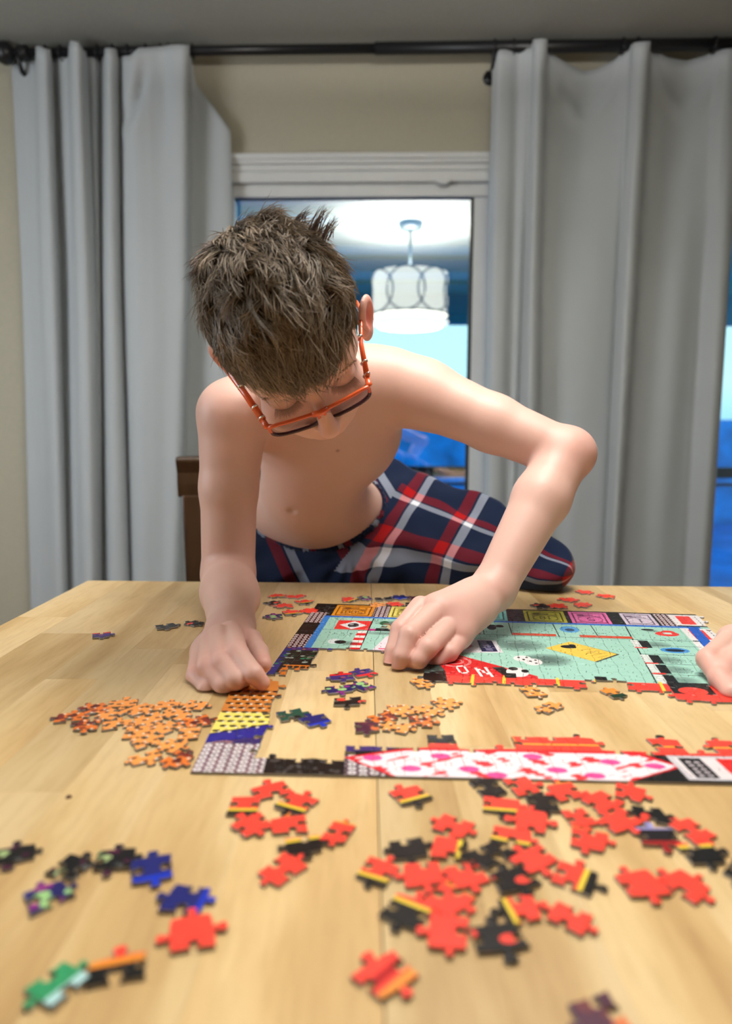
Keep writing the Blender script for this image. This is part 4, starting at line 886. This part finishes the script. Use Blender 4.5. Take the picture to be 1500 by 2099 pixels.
# gathered waistband following the cut edge
# ---------------------------------------------------------------- waistband
front = np.cross(hl, wn); front = front if front[1] < 0 else -front
NW = 220; ang = np.linspace(0, 2 * math.pi, NW, endpoint=False); bodyp = body[:4]
def radius(c, dr):
    t = np.linspace(.02, .22, 161); pts = c + dr * t[:, None]
    k = np.where(fold(bodyp, pts) > 0)[0]
    return min(t[k[0]], .15) if len(k) else .15
rings = []
for h_, e_ in ((.008, .001), (.007, .0052), (0, .0065), (-.008, .0065), (-.016, .0085), (-.022, .0065), (-.024, .001)):
    c = wc + wn * h_; r0 = np.array([radius(wc - wn * .012, hl * math.cos(a) + front * math.sin(a)) for a in ang]) if not rings else r0
    if not rings: r0 = np.convolve(np.concatenate((r0[-3:], r0, r0[:3])), np.ones(7) / 7, 'valid')
    gth = .0011 * np.sin(ang * 62) + .0006 * np.sin(ang * 37 + 1)
    rings.append([tuple(c + (hl * math.cos(a) + front * math.sin(a)) * (r0[i] + e_ + gth[i] * (1 if e_ > 0 else 0))) for i, a in enumerate(ang)])
wb = MB().loft(rings, cap=False); me = pyd('waistband', wb.v, wb.f); uv = me.uv_layers.new(name='uv'); li = np.array([l.vertex_index for l in me.loops]); 
uv.data.foreach_set('uv', np.stack([(li // NW) * .002 + .01, (li % NW) / NW * .7], 1).astype(np.float32).ravel())
link('waistband', me, M_pl, trou, True, 'gathered elastic waistband')
# ---------------------------------------------------------------- hair
M_hair = mat('ash_brown_hair', (.15, .11, .08), .42, 0, .6)
nt, b = nodes(M_hair); at = nt.nodes.new('ShaderNodeAttribute'); at.attribute_name = 'tint'; nt.links.new(at.outputs['Color'], b.inputs['Base Color'])
rh = np.random.RandomState(12)
SC_, SR = np.array(SK[0]), np.array(SK[1])
def surf(dv): return SC_ + SR * dv
def hairline(y):   # lowest local z that carries hair, along front-back
    return np.interp(y, [-.10, -.05, -.012, .006, .022, .040, .060, .085], [-.045, -.030, -.012, .012, .022, .036, .046, .047])
# guides: one per lock
NL, NS = 620, 15500
def hline(p): return hairline(p[1]) - (.036 if p[0] > 0 else .022) * np.clip((abs(p[0]) - (.026 if p[0] > 0 else .036)) / .026, 0, 1) * np.clip((p[1] - .008) / .02, 0, 1)
def sample(n):
    out = []
    while len(out) < n:
        d = rh.normal(size=3); d /= np.linalg.norm(d); p = surf(d)
        if p[2] > hline(p) - .002: out.append(d)
    return np.array(out)
WH = nrm(np.array((-.10, -.62, .78)))      # whorl
def flow(d):
    n_ = d / SR; n_ /= np.linalg.norm(n_); t = d - WH * 1.0; t = t + np.array((.06, 1.35, .1)) * max(0, d[2]) + np.array((0, .25, -1.25)) * max(0, .42 - d[2]) * 1.6
    t = t - (t @ n_) * n_; t /= np.linalg.norm(t) + 1e-6; return t, n_
Gd = sample(NL); G = []
for d in Gd:
    t, n_ = flow(d); bb = np.cross(n_, t); top = np.clip((d[2] + .1) / .7, 0, 1); front = np.clip((d[1] - .2) / .5, 0, 1)
    ln_ = (.016 + .016 * top + .010 * front) * rh.uniform(.8, 1.2); lift = .13 + .26 * top * rh.uniform(.4, 1.3); dev = rh.normal() * (.20 + .34 * top * (1 - front))
    if front > .4: lift *= .55
    G.append((t * math.cos(dev) + bb * math.sin(dev), n_, ln_, lift, surf(d)))
Rd = sample(NS); near = np.argmin(((Rd[:, None, :] - Gd[None]) ** 2).sum(-1), 1)
SEG = 6; verts = []; cols = []; NP_ = SEG + 1
def strand(p, t, n_, ln_, lift, curl, r0):
    pts = [p - n_ * .002]; dr = nrm(t + n_ * lift * 2.0); q = p.copy()
    for k in range(SEG):
        q = q + dr * ln_ / SEG; rel = (q - SC_) / SR; rr = np.linalg.norm(rel); nn = nrm(rel / SR); 
        if rr < 1.03: q = SC_ + rel / rr * SR * 1.03; 
        dr = nrm(dr - nn * (.16 + .22 * lift) + curl * .10); pts.append(q.copy())
    return np.array(pts)
for i in range(NS):
    gt, gn_, gl_, gli, gp_ = G[near[i]]; d = Rd[i]; t, n_ = flow(d); p = surf(d); ln_ = gl_ * rh.uniform(.8, 1.12)
    tt = nrm(gt * .9 + t * .2 + rh.normal(size=3) * .10); tt = nrm(tt - (tt @ n_) * n_)
    pts = strand(p, tt, n_, ln_, gli * rh.uniform(.8, 1.2), rh.normal(size=3) * .6, 0)
    off = (gp_ - p) * .62; pts += off[None] * (np.linspace(0, 1, NP_) ** 1.4)[:, None]
    r = np.array([.00042, .00048, .00046, .00042, .00034, .00024, .00006]) * rh.uniform(.8, 1.25)
    tg = pts[-1] - pts[0]; tg /= np.linalg.norm(tg); a1 = nrm(np.cross(tg, n_)); a2 = np.cross(tg, a1)
    ring = np.stack([pts + (a1 * math.cos(o_) + a2 * math.sin(o_))[None] * r[:, None] for o_ in (0, 2.094, 4.189)], 1); verts.append(ring.reshape(-1, 3))
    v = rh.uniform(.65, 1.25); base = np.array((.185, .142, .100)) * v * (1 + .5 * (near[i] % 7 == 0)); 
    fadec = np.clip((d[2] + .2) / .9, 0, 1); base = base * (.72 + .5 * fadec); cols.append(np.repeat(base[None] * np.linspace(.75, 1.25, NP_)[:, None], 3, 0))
# the few tufts that stand out of the crown
TUFT = [((640, 470), (668, 424), 26, 640), ((660, 480), (690, 448), 20, 660), ((540, 470), (575, 428), 10, 520), ((520, 480), (545, 440), 8, 520), ((425, 535), (386, 572), 34, 440), ((430, 515), (388, 548), 30, 440), ((455, 495), (412, 508), 24, 460), ((500, 480), (462, 500), 8, 500), ((600, 460), (640, 432), 14, 600)]
for (x0, y0), (x1, y1), n_t, _ in TUFT:
    for k in range(n_t):
        p0 = P(x0 + rh.normal() * 10, y0 + rh.normal() * 7 + 8, .67 + rh.uniform(-.01, .01)); p1 = P(x1 + rh.normal() * 7, y1 + rh.normal() * 5, .655 + rh.uniform(-.01, .01)); md = (p0 + p1) / 2 + np.array((0, 0, .006)) * rh.uniform(.3, 1.2)
        tq = np.linspace(0, 1, NP_)[:, None]; pts = p0 * (1 - tq) ** 2 + 2 * md * tq * (1 - tq) + p1 * tq ** 2
        pts = (pts - HO) @ HM.T     # to head coordinates
        tg = nrm(pts[-1] - pts[0]); a1 = nrm(np.cross(tg, (0, 0, 1))); a2 = np.cross(tg, a1); r = np.array([.0005, .0005, .00045, .0004, .0003, .0002, .00005])
        verts.append(np.stack([pts + (a1 * math.cos(o_) + a2 * math.sin(o_))[None] * r[:, None] for o_ in (0, 2.094, 4.189)], 1).reshape(-1, 3)); cols.append(np.repeat((np.array((.13, .085, .065)) * rh.uniform(.7, 1.2))[None] * np.ones((NP_, 1)), 3, 0))
VV = np.concatenate(verts); CC = np.concatenate(cols); NT = len(verts)
VV = HO + VV @ HM
q = []
for s_ in range(SEG):
    for k in range(3): q.append((s_ * 3 + k, s_ * 3 + (k + 1) % 3, s_ * 3 + 3 + (k + 1) % 3, s_ * 3 + 3 + k))
QQ = (np.array(q)[None] + (np.arange(NT) * NP_ * 3)[:, None, None]).reshape(-1, 4)
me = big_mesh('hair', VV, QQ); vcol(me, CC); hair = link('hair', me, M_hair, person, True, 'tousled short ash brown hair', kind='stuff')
# scalp under the strands
n1_, n2_ = 48, 32; sv = []; 
for j in range(n2_ + 1):
    for i in range(n1_):
        ph_, th_ = 2 * math.pi * i / n1_, math.pi * j / n2_ * .78; d = np.array((math.sin(th_) * math.cos(ph_), math.sin(th_) * math.sin(ph_), math.cos(th_))); p = surf(d); 
        hl_ = hline(p) + .006
        if p[2] < hl_: p = np.array((p[0], p[1], p[2])); s_ = .965
        else: s_ = 1.025
        sv.append(HO + (SC_ + (p - SC_) * s_) @ HM)
sf = [(j * n1_ + i, j * n1_ + (i + 1) % n1_, (j + 1) * n1_ + (i + 1) % n1_, (j + 1) * n1_ + i) for j in range(n2_) for i in range(n1_)]
link('scalp_hair', pyd('scalp_hair', sv, sf), mat('under_hair', (.045, .030, .022), .8), person, True)
# eyebrows and lashes
def hairs(name, roots, col, rad):
    mb = MB()
    for p, d, l in roots: mb.tube([H(*p), H(*(np.array(p) + np.array(d) * l * .6)), H(*(np.array(p) + np.array(d) * l + np.array((0, .0, .0008))))], [rad, rad * .8, rad * .2], 3)
    mb.build(name, mat(name + '_hair', col, .6), person)
for s in (-1, 1):
    rt = []
    for k in range(70):
        u = rh.rand(); x = s * (.013 + .032 * u); z = .0345 + .004 * math.sin(u * 2.6) + rh.normal() * .0011; y = .0775 - 9 * (abs(x) - .012) ** 2 + rh.normal() * .0003
        rt.append(((x, y, z), nrm((s * .9, .1, .35 - u * .5)), rh.uniform(.004, .007)))
    hairs('eyebrow', rt, (.09, .05, .03), .0003)
    rt = []
    for k in range(34):
        u = k / 33; x = s * .031 + (u - .5) * .024; y = .0748 - 26 * (x - s * .031) ** 2; z = .0100 + 10 * (x - s * .031) ** 2
        rt.append(((x, y, z), nrm(((u - .5) * .8, .90, .02)), .0105 * rh.uniform(.8, 1.1)))
    hairs('eyelashes', rt, (.03, .02, .015), .00030)
# ---------------------------------------------------------------- glasses
M_gl = mat('orange_acetate', (.80, .12, .03), .25, 0, .5); nt, b = nodes(M_gl); b.inputs['Coat Weight'].default_value = .4
M_dk = mat('dark_plum_acetate', (.06, .02, .035), .25)
M_lens = bpy.data.materials.new('lens_glass'); M_lens.use_nodes = True; nt = M_lens.node_tree; nt.nodes.remove(nt.nodes['Principled BSDF'])
tr = nt.nodes.new('ShaderNodeBsdfTransparent'); tr.inputs[0].default_value = (.82, .80, .86, 1); gs = nt.nodes.new('ShaderNodeBsdfGlossy'); gs.inputs[1].default_value = .02; mx = nt.nodes.new('ShaderNodeMixShader'); mx.inputs[0].default_value = .12
nt.links.new(tr.outputs[0], mx.inputs[1]); nt.links.new(gs.outputs[0], mx.inputs[2]); nt.links.new(mx.outputs[0], nt.nodes['Material Output'].inputs[0])
gx = empty('glasses', 'orange rectangular eyeglasses worn low on the child\'s nose', 'glasses')
GY = .0985; GX = -.002
def rim(s, y, grow=0):
    cx = GX + s * .0285; w_, h0, h1 = .0240 + grow, .0165 + grow, -.0165 - grow; pts = []
    for t in np.linspace(0, 2 * math.pi, 36, endpoint=False):
        c, sn = math.cos(t), math.sin(t); e = .28 if sn > 0 else .7
        x = cx + w_ * math.copysign(abs(c) ** (.45), c); z = (h0 if sn > 0 else -h1) * math.copysign(abs(sn) ** e, sn) + .004
        pts.append(H(x, y - .9 * (x - GX) ** 2 * 2.2 + .14 * (z - .02), z))
    return pts
for s in (-1, 1):
    o_, i_ = rim(s, GY, .0028), rim(s, GY, -.0002); ob, ib = rim(s, GY - .0034, .0028), rim(s, GY - .0034, -.0002); n = len(o_); v = o_ + i_ + ob + ib; f = []
    for k in range(n):
        k2 = (k + 1) % n; f += [(k, k2, n + k2, n + k), (2 * n + k, 3 * n + k, 3 * n + k2, 2 * n + k2), (k, 2 * n + k, 2 * n + k2, k2), (n + k, n + k2, 3 * n + k2, 3 * n + k)]
    me = fix(pyd('rim', v, f)); me.materials.append(M_gl); me.materials.append(M_dk); me.update()
    ctr = H(0, 0, .003); mi = [1 if (np.array(p_.center) - HO) @ HU < .004 + .004 and (np.array(p_.center) - HO) @ HU < .012 else 0 for p_ in me.polygons]; me.polygons.foreach_set('material_index', mi)
    rim_o = link('rim', me, None, gx, True, 'rim orange on top and dark plum below')
    L1 = rim(s, GY - .0016, 0); me = pyd('lens', L1, [tuple(range(len(L1)))]); link('lens', me, M_lens, rim_o)
    xe = GX + s * .0548
    MB().tube([H(xe - s * .004, GY - .0075, .0175), H(xe, GY - .010, .0175), H(xe + s * .0012, GY - .020, .0175)], [.0032, .0034, .0026], 8).build('end_piece', M_gl, gx, smooth=True)
    MB().tube([H(xe + s * .0012, GY - .018, .0175), H(xe + s * .009, GY - .055, .016), H(s * .0755, GY - .092, .0145), H(s * .0765, GY - .108, .006), H(s * .0745, GY - .124, -.014)], [.0026, .0024, .0022, .0020, .0018], 8, flat=1.7).build('temple', M_gl, gx, smooth=True, )
    for f_ in (.020, .034, .062):
        tx = xe + s * (.0012 + .0075 * (f_ - .018) / .037); MB().tube([H(tx, GY - f_, .0172), H(tx, GY - f_ - .0016, .0172)], .0033, 8, flat=1.5).build('hinge', mat('silver_pin', (.8, .8, .8), .2, 1), gx, smooth=True)
MB().tube([H(GX - .0085, GY - .0018, .0200), H(GX, GY - .0010, .0192), H(GX + .0085, GY - .0018, .0200)], [.0030, .0030, .0030], 8).build('bridge', M_gl, gx, smooth=True)
# ---------------------------------------------------------------- the second child's hand reaching in from the right
Wq = P(1640, 1350, .75); 
hand3 = [
    Cone(P(1830, 1210, .90), Wq, .036, .027, .012), Cone(Wq, P(1545, 1345, .69), .027, .024, .012), Cone(P(1570, 1330, .72), P(1505, 1315, .69), .021, .018, .012), Cone(P(1600, 1365, .70), P(1530, 1400, .65), .020, .018, .012),
    finger([P(1506, 1306, .690), P(1451, 1352, .655), P(1476, 1392, .628), P(1512, 1412, .617)], (.0125, .0108, .0098, .0085)),
    finger([P(1530, 1330, .665), P(1476, 1392, .628), P(1500, 1420, .605), P(1530, 1428, .607)], (.0122, .0104, .0096, .0085)),
    finger([P(1550, 1352, .655), P(1508, 1412, .612), P(1535, 1432, .603), P(1560, 1432, .608)], (.0118, .0102, .0094, .0082)),
    finger([P(1572, 1372, .650), P(1540, 1425, .606), P(1565, 1442, .602), P(1590, 1436, .608)], (.0108, .0095, .0088, .0075)),
    finger([P(1562, 1322, .705), P(1530, 1332, .672), P(1500, 1352, .650), P(1478, 1366, .640)], (.0135, .0115, .0102, .0088), .004, .004),
]
v3, q3 = surface(hand3, (.22, .52, .735), (.75, 1.0, .98), .0019)
v3 = rest(v3); C3 = np.tile(SKIN * np.array((1.0, .97, .95)), (len(v3), 1)); sp3 = []
for q_ in hand3:
    if isinstance(q_, Grp): sp3 += [(q_.p[1].a, .013, .5, PINK), (q_.p[-1].b, .012, .6, (.76, .30, .24))]
C3 = tintat(v3, sp3, C3); me = big_mesh('person', v3, q3); vcol(me, C3)
link('person', me, M_skin, None, True, 'bare hand and forearm of a second child reaching in at the right edge', 'person')
